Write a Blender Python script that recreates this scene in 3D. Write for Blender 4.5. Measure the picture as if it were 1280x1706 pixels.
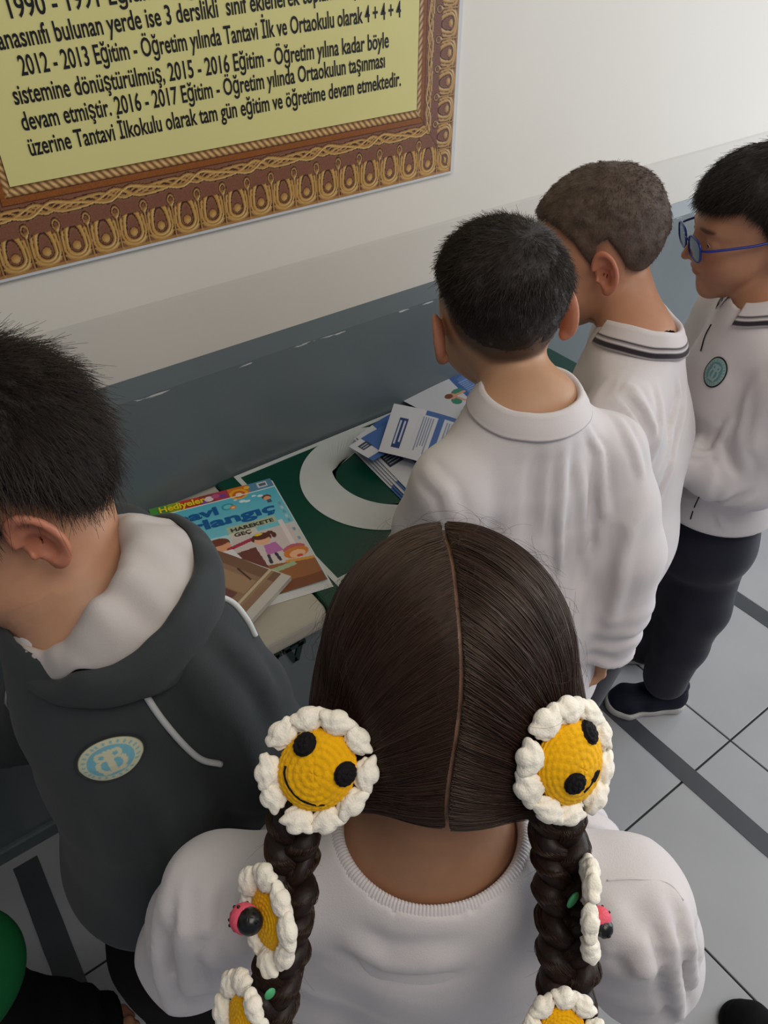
import bpy, math, random
import numpy as np
from mathutils import Vector, Matrix

for o in list(bpy.data.objects):
    bpy.data.objects.remove(o)
random.seed(7)
RNG = np.random.default_rng(7)
SC = bpy.context.scene
COL = SC.collection
F = np.float32

# ------------------------------------------------------------------ camera
cam_d = bpy.data.cameras.new('camera')
cam = bpy.data.objects.new('camera', cam_d)
COL.objects.link(cam)
cam_d.sensor_fit = 'VERTICAL'
cam_d.sensor_height = 36.0
cam_d.lens = 36.0 * 1280 / 1706
cam_d.clip_start = 0.02
RX = (0.80515761, -0.59306089, 0.0)
DN = (-0.3853204, -0.52312276, -0.76017811)
FW = (0.45083191, 0.6120632, -0.64971473)
cam.matrix_world = Matrix(((RX[0], -DN[0], -FW[0], 0), (RX[1], -DN[1], -FW[1], 0), (RX[2], -DN[2], -FW[2], 1.55), (0, 0, 0, 1)))
SC.camera = cam

# ------------------------------------------------------------------ world, lights, exposure
w = bpy.data.worlds.new('world'); SC.world = w; w.use_nodes = True
w.node_tree.nodes['Background'].inputs[0].default_value = (0.80, 0.86, 1.0, 1)
w.node_tree.nodes['Background'].inputs[1].default_value = 0.25


def area(name, loc, target, sx, sy, power, col):
    l = bpy.data.lights.new(name, 'AREA'); l.shape = 'RECTANGLE'
    l.size = sx; l.size_y = sy; l.energy = power; l.color = col
    o = bpy.data.objects.new(name, l); COL.objects.link(o)
    o.location = loc
    d = Vector(target) - Vector(loc)
    o.rotation_euler = d.to_track_quat('-Z', 'Y').to_euler()
    return o


area('window_light', (3.5, -0.5, 1.45), (0.2, 0.4, 0.9), 2.2, 2.5, 66, (0.90, 0.95, 1.0))
area('ceiling_light', (0.5, -0.7, 2.72), (0.5, -0.7, 0.0), 1.6, 0.9, 24, (1.0, 0.93, 0.84))
SC.view_settings.view_transform = 'Standard'
SC.view_settings.look = 'None'
SC.view_settings.exposure = 0.0
SC.view_settings.gamma = 1.0
SC.view_settings.use_curve_mapping = False
SC.cycles.use_denoising = True
SC.cycles.max_bounces = 8


# ------------------------------------------------------------------ helpers: colour, materials
def lin(c):
    r = []
    for x in c[:3]:
        x = x / 255.0
        r.append(x / 12.92 if x <= 0.04045 else ((x + 0.055) / 1.055) ** 2.4)
    return tuple(r)


def mat(name, col=(128, 128, 128), rough=0.7, spec=0.3, attr=False, noise=None, bump=None, sss=0.0, metal=0.0, sheen=0.0, coat=0.0, aniso=None):
    m = bpy.data.materials.new(name); m.use_nodes = True
    nt = m.node_tree; b = nt.nodes['Principled BSDF']
    c = lin(col)
    b.inputs['Base Color'].default_value = (*c, 1)
    b.inputs['Roughness'].default_value = rough
    b.inputs['Specular IOR Level'].default_value = spec
    b.inputs['Metallic'].default_value = metal
    b.inputs['Sheen Weight'].default_value = sheen
    b.inputs['Coat Weight'].default_value = coat
    if sss:
        b.inputs['Subsurface Weight'].default_value = sss
        b.inputs['Subsurface Radius'].default_value = (0.9, 0.35, 0.2)
        b.inputs['Subsurface Scale'].default_value = 0.01
    src = None
    if attr:
        a = nt.nodes.new('ShaderNodeAttribute'); a.attribute_name = 'Col'; src = a.outputs['Color']
    tc = nt.nodes.new('ShaderNodeTexCoord')
    if noise:
        sc_, amt = noise[0], noise[1]
        n = nt.nodes.new('ShaderNodeTexNoise'); n.inputs['Scale'].default_value = sc_; n.inputs['Detail'].default_value = 5
        if len(noise) > 2:
            mp = nt.nodes.new('ShaderNodeMapping'); mp.inputs['Scale'].default_value = noise[2]
            nt.links.new(tc.outputs['Object'], mp.inputs['Vector']); nt.links.new(mp.outputs['Vector'], n.inputs['Vector'])
        else:
            nt.links.new(tc.outputs['Object'], n.inputs['Vector'])
        mr = nt.nodes.new('ShaderNodeMapRange'); mr.inputs['From Min'].default_value = 0.3; mr.inputs['From Max'].default_value = 0.7
        mr.inputs['To Min'].default_value = 1 - amt; mr.inputs['To Max'].default_value = 1 + amt
        nt.links.new(n.outputs['Fac'], mr.inputs['Value'])
        mx = nt.nodes.new('ShaderNodeMix'); mx.data_type = 'RGBA'; mx.blend_type = 'MULTIPLY'; mx.inputs['Factor'].default_value = 1.0
        if src: nt.links.new(src, mx.inputs['A'])
        else: mx.inputs['A'].default_value = (*c, 1)
        nt.links.new(mr.outputs['Result'], mx.inputs['B'])
        src = mx.outputs['Result']
    if src: nt.links.new(src, b.inputs['Base Color'])
    if bump:
        n = nt.nodes.new('ShaderNodeTexNoise'); n.inputs['Scale'].default_value = bump[0]; n.inputs['Detail'].default_value = 3
        nt.links.new(tc.outputs['Object'], n.inputs['Vector'])
        bp = nt.nodes.new('ShaderNodeBump'); bp.inputs['Strength'].default_value = bump[1]; bp.inputs['Distance'].default_value = 0.001
        nt.links.new(n.outputs['Fac'], bp.inputs['Height']); nt.links.new(bp.outputs['Normal'], b.inputs['Normal'])
    return m


def hairmat(name, col, rough=0.38, var=0.4, spec=0.4):
    m = bpy.data.materials.new(name); m.use_nodes = True
    nt = m.node_tree; b = nt.nodes['Principled BSDF']
    b.inputs['Roughness'].default_value = rough
    b.inputs['Specular IOR Level'].default_value = spec
    b.inputs['Specular Tint'].default_value = (1.0, 0.88, 0.76, 1)
    ci = nt.nodes.new('ShaderNodeHairInfo')
    mr = nt.nodes.new('ShaderNodeMapRange'); mr.inputs['To Min'].default_value = 1 - var; mr.inputs['To Max'].default_value = 1 + var
    nt.links.new(ci.outputs['Random'], mr.inputs['Value'])
    mx = nt.nodes.new('ShaderNodeMix'); mx.data_type = 'RGBA'; mx.blend_type = 'MULTIPLY'; mx.inputs['Factor'].default_value = 1.0
    mx.inputs['A'].default_value = (*lin(col), 1); nt.links.new(mr.outputs['Result'], mx.inputs['B'])
    nt.links.new(mx.outputs['Result'], b.inputs['Base Color'])
    return m


M = {}
M['wall'] = mat('wall_paint', (222, 216, 205), 0.42, 0.35, noise=(3.0, 0.02), bump=(14, 0.25))
M['band'] = mat('band_paint', (208, 202, 192), 0.4, 0.35, noise=(3.0, 0.03), bump=(14, 0.25))
M['tile'] = mat('tile', (168, 169, 172), 0.22, 0.5, noise=(5.0, 0.05), bump=(30, 0.05))
M['grout'] = mat('grout', (52, 54, 56), 0.9, 0.2)
M['tape'] = mat('tape', (66, 69, 74), 0.35, 0.4, noise=(20, 0.06))
M['skirt'] = mat('skirting_paint', (98, 108, 110), 0.5, 0.4, noise=(25, 0.12))
M['marble'] = mat('marble', (170, 164, 150), 0.3, 0.5, noise=(7, 0.10, (1, 4, 1)))
M['green'] = mat('green_vinyl', (0, 66, 50), 0.28, 0.5, noise=(6, 0.05))
M['white_line'] = mat('white_print', (205, 208, 204), 0.35, 0.4, noise=(12, 0.04))
M['dgreen'] = mat('dark_green_paint', (14, 46, 42), 0.5, 0.3)
M['paint'] = mat('printed_colours', attr=True, rough=0.35, spec=0.4)
M['poster'] = mat('poster_print', attr=True, rough=0.45, spec=0.3)
M['ink'] = mat('black_ink', (22, 20, 24), 0.5, 0.3)
M['paper'] = mat('paper', (214, 214, 212), 0.6, 0.3)
M['skin'] = mat('skin', attr=True, rough=0.48, spec=0.35, sss=0.12, noise=(60, 0.04), bump=(400, 0.08))
M['shirt'] = mat('white_jersey', (214, 208, 209), 0.9, 0.15, sheen=0.15, bump=(900, 0.25), noise=(9, 0.02))
M['shirt_attr'] = mat('white_jersey_striped', attr=True, rough=0.9, spec=0.15, sheen=0.15, bump=(900, 0.25))
M['jacket'] = mat('grey_tracksuit_fabric', (55, 59, 61), 0.85, 0.2, sheen=0.08, noise=(12, 0.06), bump=(700, 0.2))
M['hoodlin'] = mat('light_hood_lining', (184, 176, 172), 0.9, 0.15, sheen=0.15, bump=(800, 0.2))
M['piping'] = mat('light_piping', (196, 198, 198), 0.6, 0.3)
M['navy'] = mat('navy_trousers', (36, 37, 50), 0.8, 0.2, sheen=0.1, noise=(14, 0.1), bump=(700, 0.2))
M['black'] = mat('black_fabric', (14, 14, 16), 0.85, 0.15)
M['greenfab'] = mat('green_fabric', (16, 84, 44), 0.85, 0.15)
M['shoe'] = mat('shoe_fabric', (22, 26, 42), 0.7, 0.25, bump=(500, 0.4))
M['sole'] = mat('shoe_sole', (188, 186, 182), 0.6, 0.3)
M['eyew'] = mat('eyeball', attr=True, rough=0.12, spec=0.6)
M['yarn_w'] = mat('white_yarn', (250, 243, 228), 0.9, 0.15, sheen=0.3, bump=(700, 0.6), noise=(80, 0.05))
M['yarn_y'] = mat('yellow_yarn', (238, 178, 8), 0.85, 0.2, sheen=0.1, bump=(700, 0.5), noise=(70, 0.08))
M['yarn_k'] = mat('black_yarn', (22, 20, 22), 0.8, 0.2, bump=(900, 0.8))
M['yarn_r'] = mat('pink_yarn', (226, 92, 112), 0.6, 0.3, bump=(700, 0.5))
M['bead'] = mat('black_bead', (14, 14, 16), 0.3, 0.5)
M['leafg'] = mat('green_leaf', (90, 190, 130), 0.6, 0.3)
M['glassframe'] = mat('blue_glasses_frame', (24, 44, 130), 0.25, 0.5)
M['plastic'] = mat('clear_wrapper', (190, 186, 176), 0.25, 0.6)
M['zip'] = mat('zip_metal', (150, 152, 156), 0.4, 0.5, metal=0.6)
M['hair_dark'] = hairmat('dark_brown_hair', (30, 22, 20))
M['hair_girl'] = hairmat('girl_brown_hair', (50, 34, 27), 0.32, 0.4)
M['hair_light'] = hairmat('light_brown_hair', (84, 66, 55))
M['hair_black'] = hairmat('black_hair', (22, 18, 18))
M['cap_dark'] = mat('dark_hair_mass', (34, 26, 24), 0.55, 0.3, bump=(260, 0.9), noise=(60, 0.3))
M['cap_girl'] = mat('girl_hair_mass', (36, 24, 20), 0.5, 0.3, bump=(200, 0.5), noise=(60, 0.3))
M['cap_girl_attr'] = mat('girl_hair_mass_with_parting', attr=True, rough=0.5, spec=0.3, bump=(200, 0.4), noise=(90, 0.2))
M['cap_light'] = mat('light_hair_mass', (82, 67, 58), 0.6, 0.3, bump=(300, 0.9), noise=(60, 0.3))
M['cap_black'] = mat('black_hair_mass', (28, 24, 24), 0.55, 0.3, bump=(260, 0.9), noise=(60, 0.3))


# grey dado paint, with chipped streaks along its upper bevel
def dado_mat():
    m = mat('dado_paint', (99, 108, 111), 0.3, 0.5, noise=(2.5, 0.05), bump=(9, 0.3))
    nt = m.node_tree; b = nt.nodes['Principled BSDF']
    tc = nt.nodes.new('ShaderNodeTexCoord'); sx = nt.nodes.new('ShaderNodeSeparateXYZ')
    nt.links.new(tc.outputs['Object'], sx.inputs[0])
    n = nt.nodes.new('ShaderNodeTexNoise'); n.inputs['Scale'].default_value = 1.0; n.inputs['Detail'].default_value = 6
    mp = nt.nodes.new('ShaderNodeMapping'); mp.inputs['Scale'].default_value = (14, 1, 130)
    nt.links.new(tc.outputs['Object'], mp.inputs['Vector']); nt.links.new(mp.outputs['Vector'], n.inputs['Vector'])

    def mth(op, a, b_=None, clamp=False):
        q = nt.nodes.new('ShaderNodeMath'); q.operation = op; q.use_clamp = clamp
        for i, v in enumerate((a, b_)):
            if v is None: continue
            if isinstance(v, (int, float)): q.inputs[i].default_value = v
            else: nt.links.new(v, q.inputs[i])
        return q.outputs[0]
    band = mth('SUBTRACT', 1.0, mth('MULTIPLY', mth('ABSOLUTE', mth('SUBTRACT', sx.outputs['Z'], 0.908)), 150.0), True)
    v = mth('MULTIPLY', mth('SUBTRACT', mth('ADD', n.outputs['Fac'], mth('MULTIPLY', band, 0.22)), 0.74), 60.0, True)
    old = b.inputs['Base Color'].links[0].from_socket
    mx = nt.nodes.new('ShaderNodeMix'); mx.data_type = 'RGBA'
    nt.links.new(mth('MULTIPLY', v, band), mx.inputs['Factor']); nt.links.new(old, mx.inputs['A']); mx.inputs['B'].default_value = (0.62, 0.62, 0.6, 1)
    nt.links.new(mx.outputs['Result'], b.inputs['Base Color'])
    return m


M['dado'] = dado_mat()


# ------------------------------------------------------------------ helpers: objects
def tag(o, label=None, cat=None, group=None, kind=None):
    if label: o['label'] = label
    if cat: o['category'] = cat
    if group: o['group'] = group
    if kind: o['kind'] = kind
    return o


def empty(name, loc, parent=None):
    o = bpy.data.objects.new(name, None); o.location = loc; o.empty_display_size = 0.05
    COL.objects.link(o)
    if parent: o.parent = parent
    return o


def origin_of(parent):
    v = Vector((0, 0, 0))
    while parent is not None:
        v += parent.location; parent = parent.parent
    return v


def mesh(name, V, Fc, m, parent=None, smooth=True, cols=None, loc=None):
    """one mesh object; V is in world axes and coordinates, the parents' locations are taken off"""
    V = np.asarray(V, dtype=np.float64)
    off = np.array(origin_of(parent)) if parent else np.zeros(3)
    if loc is not None: loc = np.asarray(loc, float)
    else: loc = off
    me = bpy.data.meshes.new(name)
    if isinstance(Fc, np.ndarray) and len(Fc):
        k = Fc.shape[1]
        me.vertices.add(len(V)); me.vertices.foreach_set('co', (V - loc).astype(F).ravel())
        me.loops.add(Fc.size); me.loops.foreach_set('vertex_index', Fc.astype(np.int32).ravel())
        me.polygons.add(len(Fc)); me.polygons.foreach_set('loop_start', np.arange(0, Fc.size, k, dtype=np.int32))
        me.update(calc_edges=True)
    else:
        me.from_pydata((V - loc).tolist(), [], [list(f) for f in Fc])
    if smooth: me.polygons.foreach_set('use_smooth', np.ones(len(me.polygons), dtype=bool))
    if cols is not None:
        a = me.color_attributes.new('Col', 'FLOAT_COLOR', 'POINT')
        c = np.ones((len(V), 4), F); c[:, :3] = cols
        a.data.foreach_set('color', c.ravel())
    me.materials.append(m)
    me.update()
    o = bpy.data.objects.new(name, me); COL.objects.link(o)
    if parent: o.parent = parent
    o.location = Vector(loc - off)
    return o


def box(name, lo, hi, m, parent=None, bev=0.0, seg=2, smooth=False):
    lo = np.array(lo, float); hi = np.array(hi, float); c = (lo + hi) / 2
    V = np.array([[x, y, z] for x in (lo[0], hi[0]) for y in (lo[1], hi[1]) for z in (lo[2], hi[2])])
    Fc = [(0, 1, 3, 2), (4, 6, 7, 5), (0, 4, 5, 1), (2, 3, 7, 6), (0, 2, 6, 4), (1, 5, 7, 3)]
    o = mesh(name, V, Fc, m, parent, smooth=smooth)
    if bev:
        b = o.modifiers.new('bevel', 'BEVEL'); b.width = bev; b.segments = seg; b.limit_method = 'ANGLE'
    return o


def nrm(v):
    v = np.asarray(v, float); return v / (np.linalg.norm(v) + 1e-12)


def basis(heading, pitch=0.0, roll=0.0):
    """columns: right, forward, up of a figure; heading from +x in degrees, pitch > 0 bows forward, roll > 0 leans right"""
    h, p, r = map(math.radians, (heading, pitch, roll))
    f = np.array([math.cos(h), math.sin(h), 0]); rt = np.array([math.sin(h), -math.cos(h), 0]); up = np.array([0, 0, 1.])
    f2 = f * math.cos(p) - up * math.sin(p); u2 = up * math.cos(p) + f * math.sin(p)
    r3 = rt * math.cos(r) - u2 * math.sin(r); u3 = u2 * math.cos(r) + rt * math.sin(r)
    return np.stack([r3, f2, u3], 1)


def tube_mesh(path, radii, n=10, flat=1.0, side=None, closed_ends=True):
    path = np.asarray(path, float); N = len(path)
    radii = np.broadcast_to(np.asarray(radii, float), (N,))
    T = np.gradient(path, axis=0); T /= np.linalg.norm(T, axis=1)[:, None] + 1e-12
    s = np.array(side if side is not None else (0.31, 0.22, 0.93), float)
    V = []
    for i in range(N):
        a = s - T[i] * s.dot(T[i]); a = nrm(a); b = np.cross(T[i], a); s = a
        for k in range(n):
            an = 2 * math.pi * k / n
            V.append(path[i] + radii[i] * (a * math.cos(an) + b * math.sin(an) * flat))
    Fc = []
    for i in range(N - 1):
        for k in range(n):
            k2 = (k + 1) % n
            Fc.append((i * n + k, i * n + k2, (i + 1) * n + k2, (i + 1) * n + k))
    if closed_ends:
        Fc.append(tuple(range(n))[::-1]); Fc.append(tuple((N - 1) * n + k for k in range(n)))
    return np.array(V), Fc


def spline(pts, n):
    P = np.asarray(pts, float)
    P = np.vstack([2 * P[0] - P[1], P, 2 * P[-1] - P[-2]])
    out = []
    segs = len(P) - 3
    for t in np.linspace(0, segs - 1e-9, n):
        i = int(t); u = t - i
        p0, p1, p2, p3 = P[i:i + 4]
        out.append(0.5 * ((2 * p1) + (-p0 + p2) * u + (2 * p0 - 5 * p1 + 4 * p2 - p3) * u * u + (-p0 + 3 * p1 - 3 * p2 + p3) * u ** 3))
    return np.array(out)


def hair_curves(name, pts, radius, m, parent, kind=None):
    """pts: (N, K, 3) world coordinates"""
    pts = np.asarray(pts, F); N, K, _ = pts.shape
    pts = pts - np.array(origin_of(parent), F)
    h = bpy.data.hair_curves.new(name)
    h.add_curves([K] * N)
    h.attributes['position'].data.foreach_set('vector', pts.ravel())
    rad = h.attributes.new('radius', 'FLOAT', 'POINT')
    tp = np.linspace(1, 0.45, K)
    rad.data.foreach_set('value', np.tile(tp * radius, N).astype(F))
    h.materials.append(m)
    o = bpy.data.objects.new(name, h); COL.objects.link(o); o.parent = parent
    if kind: o['kind'] = kind
    return o


# ------------------------------------------------------------------ signed distance modelling
def smin(a, b, k):
    h = np.maximum(k - np.abs(a - b), 0) / k
    return np.minimum(a, b) - h * h * k * 0.25


def smax(a, b, k):
    return -smin(-a, -b, k)


def ell(P, c, r):
    q = (P - np.array(c, F)) / np.array(r, F)
    k0 = np.sqrt((q * q).sum(1)); k1 = np.sqrt(((q / np.array(r, F)) ** 2).sum(1))
    return k0 * (k0 - 1) / (k1 + 1e-6)


def sph(P, c, r):
    d = P - np.array(c, F)
    return np.sqrt((d * d).sum(1)) - r


def cone(P, a, b, ra, rb):
    a = np.array(a, F); b = np.array(b, F); ab = b - a
    t = np.clip(((P - a) @ ab) / (ab @ ab + 1e-9), 0, 1)
    d = P - a - t[:, None] * ab
    return np.sqrt((d * d).sum(1)) - (ra + (rb - ra) * t)


def limb(P, nodes, side=None, k=0.012):
    """elliptical tube through nodes (pos, r_side, r_front)"""
    out = None
    for i in range(len(nodes) - 1):
        a, ra, fa = nodes[i]; b, rb, fb = nodes[i + 1]
        a = np.array(a, F); b = np.array(b, F); ab = b - a; L = np.linalg.norm(ab); ax = ab / L
        t = np.clip(((P - a) @ ab) / (L * L), 0, 1)
        v = P - a - t[:, None] * ab
        rs = ra + (rb - ra) * t; rf = fa + (fb - fa) * t
        if side is None:
            d = np.sqrt((v * v).sum(1)) - rs
        else:
            s = np.array(side, F); s = s - ax * s.dot(ax); s /= np.linalg.norm(s); f = np.cross(ax, s)
            x = v @ s; y = v @ f; z = v @ ax; rz = np.minimum(rs, rf)
            k0 = np.sqrt((x / rs) ** 2 + (y / rf) ** 2 + (z / rz) ** 2)
            k1 = np.sqrt((x / rs ** 2) ** 2 + (y / rf ** 2) ** 2 + (z / rz ** 2) ** 2)
            d = k0 * (k0 - 1) / (k1 + 1e-6)
            d = np.where(k0 < 1e-4, -rz, d)
        out = d if out is None else smin(out, d, k)
    return out


def hsh(i, j, k, seed):
    n = (i * 374761393 + j * 668265263 + k * 1442695041 + seed * 974634777) & 0xffffffff
    n = ((n ^ (n >> 13)) * 1274126177) & 0xffffffff
    return ((n ^ (n >> 16)) & 0xffff).astype(F) / 65535.0


def vnoise(P, seed=0):
    fl = np.floor(P); fr = (P - fl).astype(F); I = fl.astype(np.int64)
    u = fr * fr * (3 - 2 * fr)
    x0, y0, z0 = I[:, 0], I[:, 1], I[:, 2]
    out = 0
    for dx in (0, 1):
        wx = u[:, 0] if dx else 1 - u[:, 0]
        for dy in (0, 1):
            wy = u[:, 1] if dy else 1 - u[:, 1]
            for dz in (0, 1):
                wz = u[:, 2] if dz else 1 - u[:, 2]
                out = out + wx * wy * wz * hsh(x0 + dx, y0 + dy, z0 + dz, seed)
    return out * 2 - 1


def grid_mesh(fn, lo, hi, h, blk=8, margin=0.02):
    """surface nets on a block-culled grid; returns verts, quads"""
    lo = np.array(lo, float); hi = np.array(hi, float)
    nb = np.maximum(np.ceil((hi - lo) / (h * blk)).astype(int), 1)
    n = nb * blk + 1
    bc = [lo[a] + (np.arange(nb[a]) + 0.5) * blk * h for a in range(3)]
    G = np.stack(np.meshgrid(*bc, indexing='ij'), -1).reshape(-1, 3).astype(F)
    d = fn(G)
    R = blk * h * 0.87 * 1.25 + margin
    act = np.argwhere((np.abs(d) < R).reshape(nb))
    val = np.ones(n, F)
    dd = d.reshape(nb)
    neg = np.argwhere((dd < 0))
    for b in neg:
        val[b[0] * blk:b[0] * blk + blk + 1, b[1] * blk:b[1] * blk + blk + 1, b[2] * blk:b[2] * blk + blk + 1] = -1
    r = np.arange(blk + 1)
    loc = np.stack(np.meshgrid(r, r, r, indexing='ij'), -1).reshape(-1, 3)
    CH = 400
    for s in range(0, len(act), CH):
        A = act[s:s + CH]
        idx = (A[:, None, :] * blk + loc[None]).reshape(-1, 3)
        P = (lo + idx * h).astype(F)
        val[idx[:, 0], idx[:, 1], idx[:, 2]] = fn(P)
    ins = val < 0
    c = np.zeros(n - 1, np.int8)
    for i in (0, 1):
        for j in (0, 1):
            for k in (0, 1):
                c += ins[i:n[0] - 1 + i, j:n[1] - 1 + j, k:n[2] - 1 + k]
    cells = np.argwhere((c > 0) & (c < 8))
    vid = -np.ones(n - 1, np.int32)
    vid[cells[:, 0], cells[:, 1], cells[:, 2]] = np.arange(len(cells))
    acc = np.zeros((len(cells), 3)); cnt = np.zeros(len(cells))
    corners = [(i, j, k) for i in (0, 1) for j in (0, 1) for k in (0, 1)]
    cv = {q: val[cells[:, 0] + q[0], cells[:, 1] + q[1], cells[:, 2] + q[2]] for q in corners}
    for q in corners:
        for a in range(3):
            if q[a]: continue
            q2 = list(q); q2[a] = 1; q2 = tuple(q2)
            va, vb = cv[q], cv[q2]
            m_ = (va < 0) != (vb < 0)
            t = np.clip(va / np.where(m_, va - vb, 1), 0, 1)
            p = np.tile(np.array(q, float), (len(cells), 1)); p[:, a] = t
            acc[m_] += p[m_]; cnt[m_] += 1
    V = lo + (cells + acc / cnt[:, None]) * h
    quads = []
    for a in range(3):
        b_, c_ = (a + 1) % 3, (a + 2) % 3
        sl0 = [slice(None)] * 3; sl1 = [slice(None)] * 3
        sl0[a] = slice(0, n[a] - 1); sl1[a] = slice(1, n[a])
        for s_ in (sl0, sl1):
            s_[b_] = slice(1, n[b_] - 1); s_[c_] = slice(1, n[c_] - 1)
        s0, s1 = ins[tuple(sl0)], ins[tuple(sl1)]
        e = np.argwhere(s0 != s1)
        flip = s0[e[:, 0], e[:, 1], e[:, 2]]
        off = np.zeros(3, int); off[b_] = 1; off[c_] = 1
        e = e + off
        eb = np.zeros(3, int); eb[b_] = 1; ec = np.zeros(3, int); ec[c_] = 1
        q = []
        for w_ in (np.zeros(3, int), eb, eb + ec, ec):
            k_ = e - w_
            q.append(vid[k_[:, 0], k_[:, 1], k_[:, 2]])
        q = np.stack(q, 1)
        q[~flip] = q[~flip][:, ::-1]
        q = q[(q >= 0).all(1)]
        quads.append(q)
    return V, np.concatenate(quads)


def join_parts(parts):
    Vs, Fs, o = [], [], 0
    for V, Q in parts:
        Vs.append(V); Fs.append(Q + o); o += len(V)
    return np.concatenate(Vs), np.concatenate(Fs)


def grads(fn, V, e=0.0008):
    V = V.astype(F); g = []
    for a in range(3):
        d = np.zeros(3, F); d[a] = e
        g.append(fn(V + d) - fn(V - d))
    g = np.stack(g, 1); return g / (np.linalg.norm(g, axis=1)[:, None] + 1e-9)


# ------------------------------------------------------------------ head
def head_core(p):
    """cranium, face and jaw of a child of about eight, local axes right/forward/up, metres"""
    q = p.copy(); q[:, 0] = np.abs(q[:, 0])
    a = ell(p, (0, -.014, .03), (.074, .092, .08))
    a = smin(a, ell(p, (0, .022, -.018), (.061, .06, .066)), .035)
    a = smin(a, ell(p, (0, .04, -.062), (.040, .040, .038)), .035)
    a = smin(a, sph(p, (0, .068, -.088), .014), .03)
    a = smin(a, ell(q, (.034, .046, -.038), (.026, .028, .026)), .03)
    return a


def ear_sdf(q, full=False):
    c, s = math.cos(0.30), math.sin(0.30)
    e = q - np.array((.0732, -.006, -.008), F)
    ex = e[:, 0] * c - e[:, 1] * -s * -1; ey = e[:, 0] * s * -1 + e[:, 1] * c
    # plate frame: u outward normal, v forward-back in the plate, w up
    u = e[:, 0] * c + e[:, 1] * s; v = -e[:, 0] * s + e[:, 1] * c
    v = v + .014; u = u - .004
    L = np.stack([u, v, e[:, 2]], 1)
    d = ell(L, (0, 0, .002), (.0055, .0165, .027))
    d = smin(d, sph(L, (0, .004, -.024), .0075), .006)
    rr = np.sqrt((L[:, 1] / .0155) ** 2 + ((L[:, 2] - .004) / .0255) ** 2)
    ring = np.sqrt(((rr - 1) * .018) ** 2 + (L[:, 0] - .004) ** 2) - .0035
    ring = np.where((L[:, 1] > .006) & (L[:, 2] < .008), ring + .006, ring)
    d = smin(d, ring, .004)
    cut = smin(ell(L, (.006, .002, -.002), (.0085, .0085, .0140)), ell(L, (.005, -.004, .013), (.0042, .0062, .0085)), .003)
    d = smax(d, -cut, .003)
    d = smin(d, sph(L, (.004, .0125, -.006), .0035), .003)
    return (d, cut) if full else d


def head_sdf(p):
    q = p.copy(); q[:, 0] = np.abs(q[:, 0])
    a = head_core(p)
    a = smin(a, ell(p, (0, .068, .024), (.042, .013, .012)), .02)
    a = smin(a, cone(p, (0, .083, .014), (0, .1045, -.0205), .0055, .0076), .010)
    a = smin(a, sph(q, (.0088, .0945, -.0245), .0062), .006)
    a = smin(a, ell(q, (0, .080, -.045), (.02, .010, .012)), .012)
    a = smax(a, -ell(q, (.031, .092, .003), (.0165, .012, .0105)), .012)
    a = smin(a, sph(q, (.031, .0685, .003), .0145), .004)
    a = smax(a, -ell(q, (.031, .0845, .0015), (.0135, .007, .0036)), .0025)
    a = smin(a, ell(p, (0, .0895, -.0445), (.0175, .0055, .0038)), .004)
    a = smin(a, ell(p, (0, .0870, -.0530), (.0145, .006, .0044)), .004)
    a = smax(a, -ell(p, (0, .0950, -.0488), (.019, .007, .0010)), .002)
    a = smax(a, -sph(q, (.0048, .0965, -.029), .0026), .002)
    e_, cut = ear_sdf(q, True)
    a = smin(a, e_, .006)
    a = smax(a, -cut, .003)
    return a


def hairline(p, style):
    """height of the hair's lower edge as a function of the direction round the head"""
    th = np.degrees(np.arctan2(np.abs(p[:, 0]), p[:, 1] + .01))
    return np.interp(th, style['th'], style['z']).astype(F)


BOY = dict(th=[0, 35, 55, 70, 84, 92, 104, 120, 150, 180])
STY = {
    'boy1': dict(th=BOY['th'], z=[.058, .058, .05, .028, .004, .034, .036, -.022, -.062, -.066], top=.020, side=.014, fade=.03),
    'boy2': dict(th=BOY['th'], z=[.066, .066, .055, .045, .026, .030, .032, -.006, -.034, -.040], top=.016, side=.009, fade=.075),
    'boy3': dict(th=BOY['th'], z=[.066, .066, .055, .035, -.008, .024, .028, -.024, -.056, -.066], top=.009, side=.006, fade=.02),
    'boy4': dict(th=BOY['th'], z=[.042, .046, .050, .030, -.010, .026, .028, -.03, -.062, -.068], top=.014, side=.010, fade=.02),
    'plain': dict(th=BOY['th'], z=[.062, .062, .052, .03, -.004, .026, .028, -.03, -.062, -.066], top=.018, side=.010, fade=.02),
}


def sstep(a, b, x):
    t = np.clip((x - a) / (b - a), 0, 1); return t * t * (3 - 2 * t)


def cap_sdf(p, st, seed):
    zl = hairline(p, st)
    above = p[:, 2] - zl
    topw = sstep(.02, .085, p[:, 2])
    t = (st['side'] + (st['top'] - st['side']) * topw) * sstep(-.002, st['fade'], above) - .002
    n = vnoise(p * np.array((55, 55, 40), F), seed) * .6 + vnoise(p * 140, seed + 3) * .4
    t = t + n * .0035 * sstep(.012, .05, above)
    d = head_core(p) - t
    return smax(d, (zl - .004) - p[:, 2], .004)


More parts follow.
